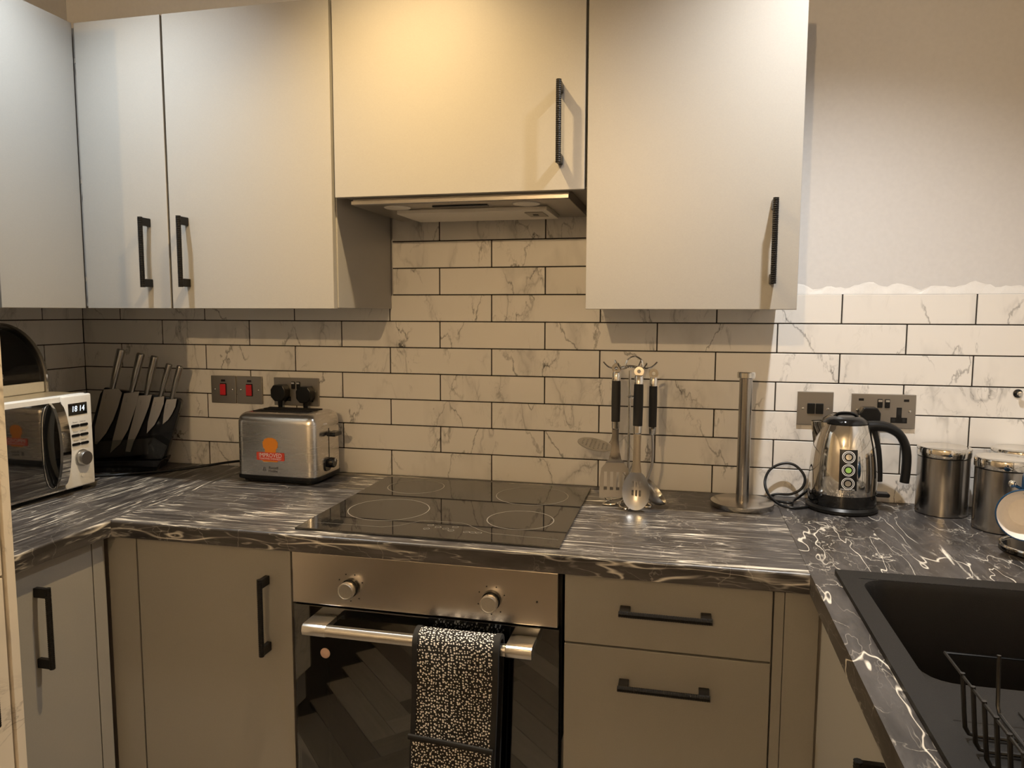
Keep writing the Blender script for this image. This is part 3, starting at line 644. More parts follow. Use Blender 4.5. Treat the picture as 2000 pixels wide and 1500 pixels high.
def double_socket(label, x0, x1, z0, z1, usb):
    t, w, h = plate('double_socket', label, 'socket', x0, x1, z0, z1)
    for s in (-1, 1):
        r = obj('rocker', box(s*0.0085-.0058, s*0.0085+.0058, -0.0105, -0.0071, 0.0085, 0.0305, 0.0012, 1), M['black'], t)
        obj('rocker_tip', box(s*0.0085-.0045, s*0.0085+.0045, -0.0111, -0.0106, 0.0235, 0.0285), M['alu'], r)
        cx = s*0.0365
        for (a, c, d, e) in ((cx-.0035, cx+.0035, -0.008, 0.006), (cx-.0155, cx-.0085, -0.0255, -0.0185), (cx+.0085, cx+.0155, -0.0255, -0.0185)):
            obj('pin_slot', box(a, c, -0.0074, -0.0071, d, e), M['gap'], t)
        obj('socket_insert', prism([(cx-.006, .010), (cx+.006, .010), (cx+.006, -.015), (cx+.019, -.015), (cx+.019, -.029), (cx-.019, -.029), (cx-.019, -.015), (cx-.006, -.015)], 'y', -0.00715, -0.0069), M['black'], t)
        if usb: obj('indicator_window', box(s*0.052-.006, s*0.052+.006, -0.0080, -0.0071, 0.025, 0.031, 0.0006, 1), M['black'], t)
        screw(t, s*0.0605, 0.001)
    return t
double_socket('brushed double socket with two black plugs behind the toaster', -0.5245, -0.3775, 1.1065, 1.190, False)
double_socket('dark double socket with one plug behind the kettle', 1.0915, 1.2400, 1.1005, 1.1860, True)
t, w, h = plate('light_switch', 'dark square double rocker switch left of the kettle socket', 'switch', 0.9630, 1.0490, 1.1020, 1.1880)
for s in (-1, 1): obj('rocker', box(s*0.0100-.0093, s*0.0100+.0093, -0.0112, -0.0071, -0.0135, 0.0135, 0.0016, 2), M['black'], t); screw(t, s*0.0300, -.001)
t = thing('wall_hook', 'small round chrome wall hook on the tiles at the right edge', 'hook', (1.4635, 0, 1.1955))
for nm, pr, mm in (('hook_plate', [(0.0100, 0.0002), (0.0105, 0.002), (0.0085, 0.0035), (0, 0.0037)], 'black_gloss'), ('hook_knob', [(0.003, 0.0037), (0.003, 0.010), (0.006, 0.012), (0.006, 0.016), (0, 0.0175)], 'chrome')):
    k = bm_new(); c = lathe(pr, seg=20); merge(k, c, Matrix.Rotation(PI/2, 4, 'X')); obj(nm, k, M[mm], t, True)
def plug(label, x, z, y=-0.0072):
    t = thing('plug', label, 'plug', (x, y, z))
    b = bm_new(); sh = [(-0.0155, 0.0235), (0.0155, 0.0235), (0.0245, 0.010), (0.0235, -0.012), (0.0125, -0.0245), (-0.0125, -0.0245), (-0.0235, -0.012), (-0.0245, 0.010)]
    add_prism(b, sh, 'y', -0.030, -0.0006, 0.003); obj('plug_body', b, M['black'], t)
    obj('cord_guard', lathe([(0.0052, -0.052), (0.0060, -0.045), (0.0075, -0.022)], 0, -0.016, 12), M['black'], t, True)
    return t
plug('black plug in the left half of the socket behind the toaster', -0.4945, 1.146)
plug('black plug in the right half of the socket behind the toaster', -0.4120, 1.143)
plug('black plug in the dark socket behind the kettle', 1.130, 1.131)
def cord(label, pts, r=0.0030, n=8):
    return tag(obj('power_cord', tube(smooth_path(pts, n), r, 8), M['black']), label, 'cord')
cord('black cord dropping from the left plug behind the toaster', [(-0.4945, -0.0232, 1.094), (-0.4945, -0.0125, 1.06), (-0.497, -0.0080, 0.99), (-0.53, -0.0080, 0.935), (-0.575, -0.014, 0.9185)])
cord('black cord dropping from the right plug behind the toaster', [(-0.4120, -0.0232, 1.091), (-0.415, -0.0125, 1.06), (-0.425, -0.0075, 1.0), (-0.435, -0.0075, 0.93)])
cord('black cord lying on the worktop between toaster and knife block', [(-0.549, -0.060, 0.940), (-0.60, -0.052, 0.940), (-0.66, -0.050, 0.932), (-0.73, -0.066, 0.9210), (-0.80, -0.118, 0.9150), (-0.862, -0.166, 0.9145), (-0.92, -0.212, 0.9145), (-1.00, -0.250, 0.9145), (-1.12, -0.255, 0.9145)], 0.0038)

# ------------------------------------------------------------------ toaster
TX0, TX1, TY0, TY1 = -0.5440, -0.2960, -0.1850, -0.0250
t = thing('toaster', 'brushed steel two-slice toaster with orange and red sticker', 'toaster', ((TX0+TX1)/2, (TY0+TY1)/2, ZC), math.radians(-1.2))
hw, hd = (TX1-TX0)/2, (TY1-TY0)/2
b = box(-hw, hw, -hd, hd, 0.022, 0.196)
top = [e for e in b.edges if all(v.co.z > 0.19 for v in e.verts)]; ver = [e for e in b.edges if abs(e.verts[0].co.z-e.verts[1].co.z) > 0.1]
bmesh.ops.bevel(b, geom=top+ver, offset=0.028, segments=7, profile=0.5, affect='EDGES')
B_ = obj('body', b, M['toaster_steel'], t, True)
b = bm_new(); add_prism(b, rrect(-hw-.002, hw+.002, -hd-.002, hd+.002, 0.028), 'z', 0.010, 0.0225, 0.003); add_prism(b, rrect(-hw+.012, hw-.012, -hd+.010, hd-.010, 0.02), 'z', 0.0035, 0.011); obj('base', b, M['black'], t)
for sx in (-1, 1):
    for sy in (-1, 1): obj('foot', lathe([(0.007, 0.0003), (0.008, 0.004)], sx*(hw-.03), sy*(hd-.025), 12), M['rubber'], t)
for s in (-1, 1): obj('bread_slot', box(-hw+.040, hw-.045, s*0.027-.013, s*0.027+.013, 0.1955, 0.1966), M['gap'], t)
for s in (-1, 1):
    b = bm_new(); add_tube(b, [(-hw+.037, s*0.027-.016, 0.197), (hw-.042, s*0.027-.016, 0.197), (hw-.042, s*0.027+.016, 0.197), (-hw+.037, s*0.027+.016, 0.197)], 0.0015, 6, True); obj('slot_rim', b, M['rubber'], t)
obj('lever_slot', box(hw-.0004, hw+.0006, -0.0015, 0.0015, 0.055, 0.150), M['gap'], t)
L_ = obj('lever', prism(rrect(-0.022, 0.022, 0.129, 0.141, 0.0055), 'x', hw+.004, hw+.030, 0.002), M['black_gloss'], t); obj('lever_stem', box(hw+.0002, hw+.006, -0.003, 0.003, 0.131, 0.139), M['black'], L_)
b = bm_new(); add_prism(b, rrect(-0.030, 0.005, 0.030, 0.066, 0.012), 'x', hw+.0003, hw+.004, 0.001); obj('dial_plate', b, M['black_gloss'], t)
k = bm_new(); c = lathe([(0.015, 0), (0.0140, 0.012), (0.012, 0.014), (0, 0.014)], seg=24); merge(k, c, Matrix.Translation((hw+.004, 0.000, 0.052)) @ Matrix.Rotation(PI/2, 4, 'Y')); K_ = obj('browning_dial', k, M['black_gloss'], t, True)
obj('dial_pointer', box(hw+.0182, hw+.0192, -0.001, 0.001, 0.056, 0.064), M['whitetext'], K_)
o = obj('paper_tag', box(-0.0004, 0.0004, -0.011, 0.011, -0.010, 0.010), M['paper'], t)
o.matrix_local = Matrix.Translation((hw-.0035, -0.020, 0.172)) @ Matrix.Rotation(math.radians(-28), 4, 'Y') @ Matrix.Rotation(math.radians(-10), 4, 'X')
yS = -hd-.0004
def decal(name, pts, m, parent, y0, th=0.0004): return obj(name, prism(pts, 'y', y0-th, y0), m, parent)
slice_ = [(-0.019, 0.080), (-0.020, 0.104), (-0.0265, 0.111), (-0.0275, 0.124), (-0.020, 0.133), (-0.008, 0.137), (0.008, 0.137), (0.020, 0.133), (0.0275, 0.124), (0.0265, 0.111), (0.020, 0.104), (0.019, 0.080)]
cxS = -0.012; S_ = decal('toast_sticker', [(cxS+x*0.86, z-0.008) for x, z in slice_], M['sticker_orange'], t, yS)
S2 = decal('sticker_banner', rrect(cxS-0.043, cxS+0.043, 0.0655, 0.0880, 0.003), M['sticker_red'], t, yS-.0005)
decal('sticker_crust', [(cxS-0.026, 0.0650), (cxS+0.024, 0.0650), (cxS+0.020, 0.0615), (cxS-0.022, 0.0615)], M['sticker_orange'], t, yS)
def front_text(body, size, x, z, y, m, parent, sx=1.0, bold=0.0):
    b = text_bm(body, size)
    for v in b.verts: v.co = Vector((x+v.co.x*sx, y, z+v.co.y))
    return obj('lettering', b, m, parent)
front_text('IMPROVED', 0.0165, cxS, 0.0795, yS-.0012, M['whitetext'], S2, 0.90)
front_text('TOASTING EVENNESS*', 0.0070, cxS, 0.0700, yS-.0012, M['whitetext'], S2, 0.98)
front_text('Russell', 0.0105, cxS+.008, 0.0445, yS-.0006, M['greytext'], t); front_text('Hobbs', 0.0105, cxS+.0065, 0.0355, yS-.0006, M['greytext'], t)
b = bm_new()
for k in range(4): add_tube(b, [(cxS-.020+.0045*math.cos(a*PI/6)*(1-.12*k), yS-.0002, 0.0365+.0028*k+.0014*math.sin(a*PI/6)) for a in range(12)], 0.0005, 4, True)
obj('maker_mark', b, M['greytext'], t)

# ------------------------------------------------------------------ knife block and knives
KA = math.radians(20)
def kmat(): return Matrix.Translation((-0.96, -0.134, 0)) @ Matrix.Rotation(KA, 4, 'Z')
t = thing('knife_block', 'leaning black acrylic knife stand in the left corner', 'knife block', (-0.96, -0.134, 0), KA)
b = bm_new(); add_prism(b, [(-0.0462, 1.160), (0.0084, 1.1500), (0.0892, 1.1360), (0.164, 1.1240), (0.1722, 1.1150), (0.1653, 1.0884), (0.1384, 1.0012), (0.1195, 0.9440), (-0.110, 0.9440), (-0.095, 1.0225), (-0.060, 1.140)], 'y', 0.012, 0.034, 0.003); obj('board', b, M['smoked'], t)
b = bm_new(); add_prism(b, [(-0.112, 0.9440), (0.1210, 0.9440), (0.118, 0.935), (0.104, 0.9105), (-0.112, 0.9105)], 'y', -0.030, 0.060, 0.002); obj('foot', b, M['smoked'], t)
b = bm_new(); add_prism(b, [(-0.100, 0.9447), (0.1195, 0.9447), (0.1340, 0.985), (0.10, 1.010), (-0.085, 1.000)], 'y', -0.0175, -0.0145, 0.001); obj('guard', b, M['acrylic'], t)
KN = [([(-0.044, 1.1549), (-0.0031, 1.1568), (0.0066, 1.1443), (-0.0061, 1.1029), (-0.0223, 1.0628), (-0.0444, 1.0227), (-0.0716, 0.99), (-0.0769, 0.9915), (-0.0744, 1.0434)], (0.0104, 1.2746), (-0.0203, 1.1575), 0.0092, 'largest steel chef knife, leftmost on the stand'),
 ([(0.0138, 1.1428), (0.0565, 1.1481), (0.049, 1.1137), (0.0367, 1.0792), (0.0197, 1.0332), (-0.0054, 0.9902), (-0.0337, 0.964), (-0.025, 1.005), (-0.0025, 1.0827)], (0.0664, 1.2624), (0.0349, 1.1470), 0.0090, 'steel carving knife, second from the left on the stand'),
 ([(0.0541, 1.1352), (0.0914, 1.1377), (0.0811, 1.1018), (0.0659, 1.0644), (0.0478, 1.0241), (0.0329, 0.9953), (0.022, 0.9649), (0.0085, 0.9666), (0.0186, 1.0101), (0.0363, 1.0706)], (0.1045, 1.2543), (0.0751, 1.1370), 0.0085, 'blunt-tipped steel bread knife, middle of the five on the stand'),
 ([(0.0973, 1.1298), (0.1266, 1.1324), (0.1238, 1.1099), (0.1101, 1.0753), (0.0952, 1.0465), (0.0717, 1.0207), (0.0764, 1.0555), (0.0893, 1.1016)], (0.1451, 1.2307), (0.1152, 1.1320), 0.0072, 'steel utility knife, second from the right on the stand'),
 ([(0.1325, 1.1228), (0.1619, 1.1245), (0.1572, 1.1008), (0.1458, 1.0777), (0.1341, 1.0604), (0.1185, 1.0476), (0.1225, 1.078), (0.1278, 1.1069)], (0.1757, 1.2247), (0.1473, 1.1250), 0.0072, 'small steel paring knife, rightmost on the stand')]
for pts, h0, h1, r, lab in KN:
    t = thing('kitchen_knife', lab, 'knife', (-0.96, -0.134, 0), KA, 'knives on the stand')
    if 'second from the left' in lab: t.location.x += math.sin(KA)*0.0024; t.location.y -= math.cos(KA)*0.0024
    B_ = obj('blade', prism(pts, 'y', 0.0020, 0.0036), M['blade'], t)
    ax = Vector((h0[0]-h1[0], 0, h0[1]-h1[1])); P0 = Vector((h1[0], 0.0028, h1[1])); pr = []
    for s, k in ((0.0, 0.62), (0.03, 0.66), (0.25, 0.80), (0.6, 0.95), (0.95, 1.02), (0.985, 0.95), (1.0, 0.75)): pr.append((P0 + ax*s, r*k*1.28))
    obj('handle', tube([p for p, _ in pr], [q for _, q in pr], 14, aspect=0.85), M['steel_v'], t, True)
    b = text_bm('I I I', 0.010); u = (Vector(pts[0])-Vector(pts[-1])).normalized(); c0 = Vector(pts[0])*0.72+Vector(pts[1])*0.28 - u*0.022
    for v in b.verts: v.co = Vector((c0.x+u.x*v.co.x*0.9-u.y*v.co.y*0.5, 0.0018, c0.y+u.y*v.co.x*0.9+u.x*v.co.y*0.5))
    obj('etched_mark', b, M['greytext'], B_)

# ------------------------------------------------------------------ microwave (local x = outward, -y = towards the camera side)
t = thing('microwave', 'white microwave with black glass door and chrome handle in the left corner', 'microwave', (-0.880, -0.330, ZC), math.radians(-1.5))
obj('casing', box(-0.300, -0.012, -0.452, 0.0, 0.012, 0.258, 0.006, 3), M['white'], t)
obj('control_panel', box(-0.0115, 0.003, -0.0955, 0.0, 0.012, 0.2575, 0.005, 3), M['white'], t, True)
D_ = obj('door', box(-0.0115, 0.0, -0.452, -0.0965, 0.012, 0.2575, 0.002, 2), M['white'], t)
obj('door_window', box(0.0001, 0.0024, -0.450, -0.0970, 0.0190, 0.2440, 0.0008, 1), M['mw_glass'], D_)
obj('bottom_trim', box(0.0001, 0.0035, -0.450, -0.0970, 0.0140, 0.0182), M['chrome'], D_)
for s_ in (-0.03, -0.42):
    for x in (-0.03, -0.27): obj('foot', lathe([(0.012, 0.0003), (0.014, 0.0125)], x, s_, 14), M['black'], t)
DSP = obj('display', box(0.0030, 0.0038, -0.0775, -0.0175, 0.2050, 0.2360), M['mw_glass'], t)
b = text_bm('18 14', 0.0215, shear=0.12)
for v in b.verts: v.co = Vector((0.0044, -0.0475+v.co.x*0.86, 0.2205+v.co.y))
obj('clock_digits', b, M['screen_digits'], DSP)
for z in (0.1765, 0.1510, 0.1275):
    for y0 in (-0.0715, -0.0440):
        obj('button', prism(rrect(y0, y0+0.0262, z-.0036, z+.0036, 0.0034), 'x', 0.0030, 0.0055, 0.0008), M['black'], t)
    b = text_bm('Power    Defrost', 0.0052)
    for v in b.verts: v.co = Vector((0.0034, -0.0450+v.co.x*1.15, z+.0092+v.co.y))
    obj('lettering', b, M['greytext'], t)
k = bm_new(); c = lathe([(0.0225, 0), (0.0225, 0.0035), (0.0200, 0.004), (0.0190, 0.015), (0.0178, 0.0175), (0.0, 0.0172)], seg=36); merge(k, c, Matrix.Translation((0.0030, -0.0420, 0.0890)) @ Matrix.Rotation(PI/2, 4, 'Y')); obj('timer_dial', k, M['utensil'], t, True)
k = bm_new(); c = lathe([(0.0058, 0), (0.0058, 0.0012), (0, 0.0014)], seg=18); merge(k, c, Matrix.Translation((0.0030, -0.0420, 0.0425)) @ Matrix.Rotation(PI/2, 4, 'Y')); obj('stop_button', k, M['white'], t, True)
# bowed chrome handle over an oval recess
b = bm_new(); n = 18; sec = []
for i in range(n+1):
    u = i/n; z = 0.024+0.220*u; x = 0.0025+0.028*math.sin(PI*u)**0.55
    sec.append([b.verts.new(p) for p in ((x+.0045, -0.1045, z), (x+.0045, -0.1300, z), (x-.0020, -0.1320, z), (x-.0020, -0.1025, z))])
for A, C in zip(sec, sec[1:]):
    for k in range(4): b.faces.new((A[k], A[(k+1) % 4], C[(k+1) % 4], C[k]))
b.faces.new(sec[0]); b.faces.new(sec[-1][::-1]); obj('door_handle', b, M['chrome'], t, True)
oval = [(-0.1335+0.0265*math.copysign(abs(math.cos(a))**0.8, math.cos(a)), 0.134+0.108*math.copysign(abs(math.sin(a))**0.7, math.sin(a))) for a in [2*PI*i/36 for i in range(36)]]
obj('handle_recess', prism(oval, 'x', 0.0025, 0.0034), M['black_gloss'], t)
obj('recess_trim', tube([(0.0038, p[0], p[1]) for p in oval], 0.0012, 6, True), M['chrome'], t, True)

# ------------------------------------------------------------------ bread bin on the microwave
t = thing('bread_bin', 'black roll-top bread bin with steel trim on top of the microwave', 'bread bin', (-1.18, -0.345, ZC+0.2585), math.radians(3.0))
BW, BH = 0.170, 0.178
def bb_prof(s=0.0, n=14):
    pr = [(0.002, 0.0), (0.002, BH-s)]
    for i in range(n+1):
        a = PI/2*(1-i/n); pr.append((0.035+(BW-0.035-s)*math.cos(a), 0.030+(BH-0.030-s)*math.sin(a)))
    return pr+[(BW-s, 0.0)]
def xz_prism(pts, y0, y1, bev=0): return prism(pts, 'y', y0, y1, bev)
obj('end_cap', xz_prism(bb_prof(-0.002), -0.012, 0.0), M['steel'], t)
obj('end_cap', xz_prism(bb_prof(-0.002), -0.392, -0.380), M['steel'], t)
b = bm_new(); pr = bb_prof(0.004, 20); pr = [p for p in pr if p[1] >= 0.030 or p[0] < 0.01]; add_prism(b, pr, 'y', -0.3795, -0.0125); R_ = obj('roll_lid', b, M['black_gloss'], t)
b = bm_new(); add_box(b, 0.004, BW+.002, -0.3795, -0.0125, 0.0005, 0.0285, 0.003, 2); obj('base_rail', b, M['white'], t)
H_ = obj('lid_handle', box(BW-.003, BW+.012, -0.235, -0.150, 0.046, 0.060, 0.003, 2), M['alu'], t)
k = bm_new(); c = lathe([(0.006, 0), (0.006, 0.006), (0.003, 0.009), (0, 0.009)], seg=14); merge(k, c, Matrix.Translation((BW+.012, -0.175, 0.053)) @ Matrix.Rotation(PI/2, 4, 'Y')); obj('handle_stud', k, M['chrome'], H_, True)
for y in (-0.0005, -0.393):
    b = bm_new(); pr = bb_prof(-0.003, 16)[1:]; add_tube(b, [(p[0], -0.006 if y > -.1 else -0.386, p[1]) for p in pr], 0.0045, 8); obj('rim', b, M['chrome'], t, True)

# ------------------------------------------------------------------ utensil stand and utensils
UX, UY = 0.548, -0.165
t = thing('utensil_stand', 'chrome wire utensil stand with radiating hooks beside the hob', 'utensil stand', (UX, UY, ZC))
obj('pole', tube([(0, 0, 0.012), (0, 0, 0.335)], 0.0032, 10), M['chrome'], t, True)
b = bm_new(); n = 6
for i in range(n):
    a0, a1 = 2*PI*i/n, 2*PI*(i+1)/n; am = (a0+a1)/2
    add_tube(b, smooth_path([(0.010*math.cos(a0), 0.010*math.sin(a0), 0.014), (0.045*math.cos(a0+.1), 0.045*math.sin(a0+.1), 0.006), (0.068*math.cos(am), 0.068*math.sin(am), 0.0035), (0.045*math.cos(a1-.1), 0.045*math.sin(a1-.1), 0.006), (0.010*math.cos(a1), 0.010*math.sin(a1), 0.014)], 6), 0.0022, 6)
obj('base_loops', b, M['chrome'], t, True)
b = bm_new(); add_tube(b, [(p[0], p[1], 0.345) for p in circle_pts(0, 0, 0.012, 16)], 0.003, 6, True); add_tube(b, smooth_path([(-0.012, 0, 0.345), (-0.006, 0, 0.362), (0.010, 0, 0.370), (0.026, 0, 0.362), (0.030, 0, 0.345)], 6), 0.0022, 6); obj('head_ring', b, M['chrome'], t, True)
for a in (-112, -50, 12, 70, 130, 192):
    a = math.radians(a); c, s = math.cos(a), math.sin(a)
    obj('hook', tube(smooth_path([(0.012*c, 0.012*s, 0.345), (0.034*c, 0.034*s, 0.341), (0.052*c, 0.052*s, 0.343), (0.066*c, 0.066*s, 0.356)], 5), 0.0020, 6), M['chrome'], t, True)
obj('collar', tube([(p[0], p[1], 0.270) for p in circle_pts(0.006, 0, 0.011, 14)], 0.0018, 6, True), M['chrome'], t, True)
def utensil(name, label, x, y, ztop, rz, hl=0.100, r=0.0105, tilt=0.0):
    """hangs from (x, y, ztop); local z down the tool, local x across"""
    t = thing(name, label, 'utensil', (x, y, ztop), rz, 'utensils hanging on the chrome stand'); t.rotation_euler = (tilt, 0, rz)
    b = bm_new(); c = lathe([(0.0045, -0.0022), (0.0115, -0.0022), (0.0115, 0.0022), (0.0045, 0.0022)], seg=20, cap=False); bmesh.ops.bridge_loops(c, edges=[e for e in c.edges if e.is_boundary]); merge(b, c, Matrix.Rotation(PI/2, 4, 'X')); obj('hanging_eye', b, M['steel'], t, True)
    z1 = -0.012; obj('top_ferrule', lathe([(r*0.8, z1+.003), (r*0.95, z1), (r, z1-.018)], seg=18), M['chrome'], t, True)
    obj('grip', lathe([(r, z1-.0185), (r*1.02, z1-.03), (r*1.05, z1-.06), (r, z1-.018-hl)], seg=18), M['rubber'], t, True)
    z2 = z1-.018-hl; obj('lower_ferrule', lathe([(r, z2-.0005), (r*0.95, z2-.017), (r*0.7, z2-.020)], seg=18), M['chrome'], t, True)
    return t, z2-.020
def plate_with_slots(outline, slots, y0, y1):
    """flat plate in xz with rectangular slots, triangulated around holes"""
    b = bmesh.new()
    def loop(pts): vs = [b.verts.new((p[0], y0, p[1])) for p in pts]; return [b.edges.new((vs[i], vs[(i+1) % len(vs)])) for i in range(len(vs))]
    E = loop(outline)
    for s in slots: E += loop(s)
    bmesh.ops.triangle_fill(b, use_beauty=True, use_dissolve=False, edges=E)
    g = bmesh.ops.extrude_face_region(b, geom=list(b.faces)); bmesh.ops.translate(b, verts=[v for v in g['geom'] if isinstance(v, bmesh.types.BMVert)], vec=(0, y1-y0, 0))
    return b
# slotted turner
t, z = utensil('slotted_turner', 'slotted steel turner with black grip, left on the utensil stand', 0.518, -0.205, 1.253, math.radians(6))
b = bm_new(); sec = []
for zz, w, y in ((z+.004, .0085, 0), (z-.025, .0080, 0), (z-.055, .0110, .000), (z-.073, .0150, -.004), (z-.082, .0230, -.002)):
    sec.append([b.verts.new(p) for p in ((-w, y-.0012, zz), (0, y-.004 if zz > z-.06 else y-.0016, zz), (w, y-.0012, zz), (w, y+.0006, zz), (-w, y+.0006, zz))])
for A, C in zip(sec, sec[1:]):
    for k in range(5): b.faces.new((A[k], A[(k+1) % 5], C[(k+1) % 5], C[k]))
b.faces.new(sec[0]); obj('shank', b, M['steel_v'], t, True)
zb = z-.081; ol = [(-.021, zb), (.021, zb), (.033, zb-.016), (.0365, zb-.04), (.0385, zb-.086), (-.0375, zb-.090), (-.0365, zb-.04), (-.033, zb-.016)]
sl = [[(x-.0035, zb-.024), (x+.0035, zb-.024), (x+.0040, zb-.070), (x-.0040, zb-.070)] for x in (-.0225, -.0075, .0075, .0225)]
o = obj('blade', plate_with_slots(ol, sl, -.0022, -.0008), M['utensil'], t)
# slotted spoon
t, z = utensil('slotted_spoon', 'slotted steel serving spoon with black grip, front of the utensil stand', 0.573, -0.219, 1.247, math.radians(-2), r=0.0112, tilt=math.radians(-5))
b = bm_new(); sec = []
for zz, w in ((z+.004, .0092), (z-.03, .0086), (z-.07, .0092), (z-.092, .0120)):
    sec.append([b.verts.new(p) for p in ((-w, -.0008, zz), (0, -.0036, zz), (w, -.0008, zz), (w, .0010, zz), (-w, .0010, zz))])
for A, C in zip(sec, sec[1:]):
    for k in range(5): b.faces.new((A[k], A[(k+1) % 5], C[(k+1) % 5], C[k]))
b.faces.new(sec[0]); obj('shank', b, M['steel_v'], t, True)
b = bmesh.new(); a_, c_ = 0.0325, 0.0475; zc = z-.135
def spoon_pt(u, v): # unit disc to bowl
    r2 = u*u+v*v; w = a_*(1.0 - 0.10*v); return (u*w, 0.0125*(1-r2)-.001, zc + v*c_)
ol = [(math.cos(2*PI*i/44), math.sin(2*PI*i/44)) for i in range(44)]
E = []
def sloop(pts):
    vs = [b.verts.new((p[0], 0, p[1])) for p in pts]; return [b.edges.new((vs[i], vs[(i+1) % len(vs)])) for i in range(len(vs))]
E += sloop(ol)
for v0 in (0.30, -0.16):
    for u0 in (-0.26, 0.0, 0.26): E += sloop([(u0-.075, v0-.17), (u0+.075, v0-.17), (u0+.075, v0+.14), (u0-.075, v0+.14)])
bmesh.ops.triangle_fill(b, use_beauty=True, edges=E)
for _ in range(2): bmesh.ops.subdivide_edges(b, edges=[e for e in b.edges if not e.is_boundary], cuts=1)
bmesh.ops.triangulate(b, faces=b.faces)
for v in b.verts: v.co = Vector(spoon_pt(v.co.x, v.co.z))
g = bmesh.ops.extrude_face_region(b, geom=list(b.faces)); bmesh.ops.translate(b, verts=[v for v in g['geom'] if isinstance(v, bmesh.types.BMVert)], vec=(0, 0.0012, 0))
obj('bowl', b, M['utensil'], t, True)
# ladle hanging at the right, seen edge-on
t, z = utensil('ladle', 'steel ladle with black grip seen edge-on, right of the utensil stand', 0.606, -0.185, 1.240, 0.0, r=0.0095)
obj('shank', tube(smooth_path([(0, 0, z+.004), (.002, 0, z-.03), (.001, 0, z-.07), (-.006, 0, z-.098), (-.011, 0, z-.112)], 6), [.0035]*25, 8, aspect=1.6, up=(1, 0, 0)), M['utensil'], t, True)
b = bm_new(); pr = [(0.0, -0.030)]+[(0.0385*math.sin(k*PI/16), -0.030*math.cos(k*PI/16)) for k in range(1, 9)]+[(0.0370*math.sin(k*PI/16), -0.0287*math.cos(k*PI/16)) for k in range(8, 0, -1)]+[(0.0, -0.0287)]
c = lathe(pr, seg=28); merge(b, c, Matrix.Translation((0.013, 0, 0.9515-1.240)) @ Matrix.Rotation(math.radians(50), 4, 'Y')); obj('bowl', b, M['utensil'], t, True)
# perforated skimmer behind
t, z = utensil('skimmer', 'perforated steel skimmer behind the slotted turner', 0.5075, -0.095, 1.250, math.radians(-90), r=0.0090)
obj('shank', tube(smooth_path([(0, 0, z+.004), (0, 0, z-.025), (0, -.004, z-.045), (0, -.010, z-.054)], 6), [.0045]*19, 8, aspect=1.6), M['steel_v'], t, True)
ol = [(0.046*math.cos(2*PI*i/28), 0.046*math.sin(2*PI*i/28)) for i in range(28)]; hs = []
for i in range(-3, 4):
    for j in range(-3, 4):
        x, y = i*.0105+(j % 2)*.005, j*.0105
        if x*x+y*y < .036**2: hs.append([(x+.0028*math.cos(2*PI*k/6), y+.0028*math.sin(2*PI*k/6)) for k in range(6)])
b = plate_with_slots(ol, hs, 0, .0012); bmesh.ops.transform(b, matrix=Matrix.Translation((0, -.052, z-.057)) @ Matrix.Rotation(math.radians(9), 4, 'Y') @ Matrix.Rotation(math.radians(78), 4, 'X'), verts=b.verts); obj('strainer_disc', b, M['utensil'], t)

# ------------------------------------------------------------------ paper towel holder
t = thing('towel_holder', 'empty steel paper towel holder on the worktop beside the utensils', 'towel holder', (0.826, -0.122, ZC))
obj('base', lathe([(0.0745, 0.0006), (0.0755, 0.002), (0.0755, 0.0125), (0.074, 0.0135), (0.0, 0.0138)], seg=56), M['steel'], t, True)
obj('pole', lathe([(0.0155, 0.0138), (0.0155, 0.318)], seg=32), M['steel_v'], t, True)
obj('cap', lathe([(0.0, 0.3185), (0.0200, 0.3185), (0.0212, 0.320), (0.0212, 0.332), (0.0195, 0.334), (0.0, 0.3345)], seg=32), M['chrome'], t, True)

# ------------------------------------------------------------------ kettle
KX, KY = 1.062, -0.088
t = thing('kettle', 'polished steel kettle with black handle and black label strip', 'kettle', (KX, KY, ZC))
obj('power_base', lathe([(0.079, 0.0006), (0.082, 0.003), (0.082, 0.010), (0.077, 0.016), (0.0, 0.0165)], seg=56), M['black'], t, True)
obj('lower_band', lathe([(0.0, 0.0168), (0.0765, 0.0168), (0.0775, 0.022), (0.0775, 0.045), (0.0, 0.045)], seg=56), M['black_gloss'], t, True)
KP = [(0.0768, 0.0455), (0.0775, 0.055), (0.0776, 0.075), (0.0768, 0.10), (0.0748, 0.125), (0.0715, 0.150), (0.0670, 0.172), (0.0615, 0.192), (0.0550, 0.2080), (0.0535, 0.2115)]
def kr(z):
    for (r0, z0), (r1, z1) in zip(KP, KP[1:]):
        if z0 <= z <= z1: return r0+(r1-r0)*(z-z0)/(z1-z0)
    return KP[0][0] if z < KP[0][1] else KP[-1][0]
fine = [(kr(0.0455+i*(0.2115-0.0455)/36), 0.0455+i*(0.2115-0.0455)/36) for i in range(37)]
kp = smooth_path([(p[0], 0, p[1]) for p in KP], 5); obj('body', lathe([(0, 0.0455)]+[(p.x, p.z) for p in kp]+[(0, 0.2116)], seg=72), M['chrome'], t, True)
L_ = obj('lid', lathe([(0.0515, 0.2118), (0.0525, 0.2145), (0.0490, 0.222), (0.0400, 0.228), (0.0330, 0.2305), (0.0300, 0.228), (0.0, 0.2255)], seg=48), M['black_gloss'], t, True)
b = bm_new(); add_tube(b, smooth_path([(-0.028, -.004, 0.226), (-0.014, -.010, 0.236), (0.014, -.010, 0.236), (0.028, -.004, 0.226)], 6), 0.004, 8); obj('lid_grip', b, M['black_gloss'], L_, True)
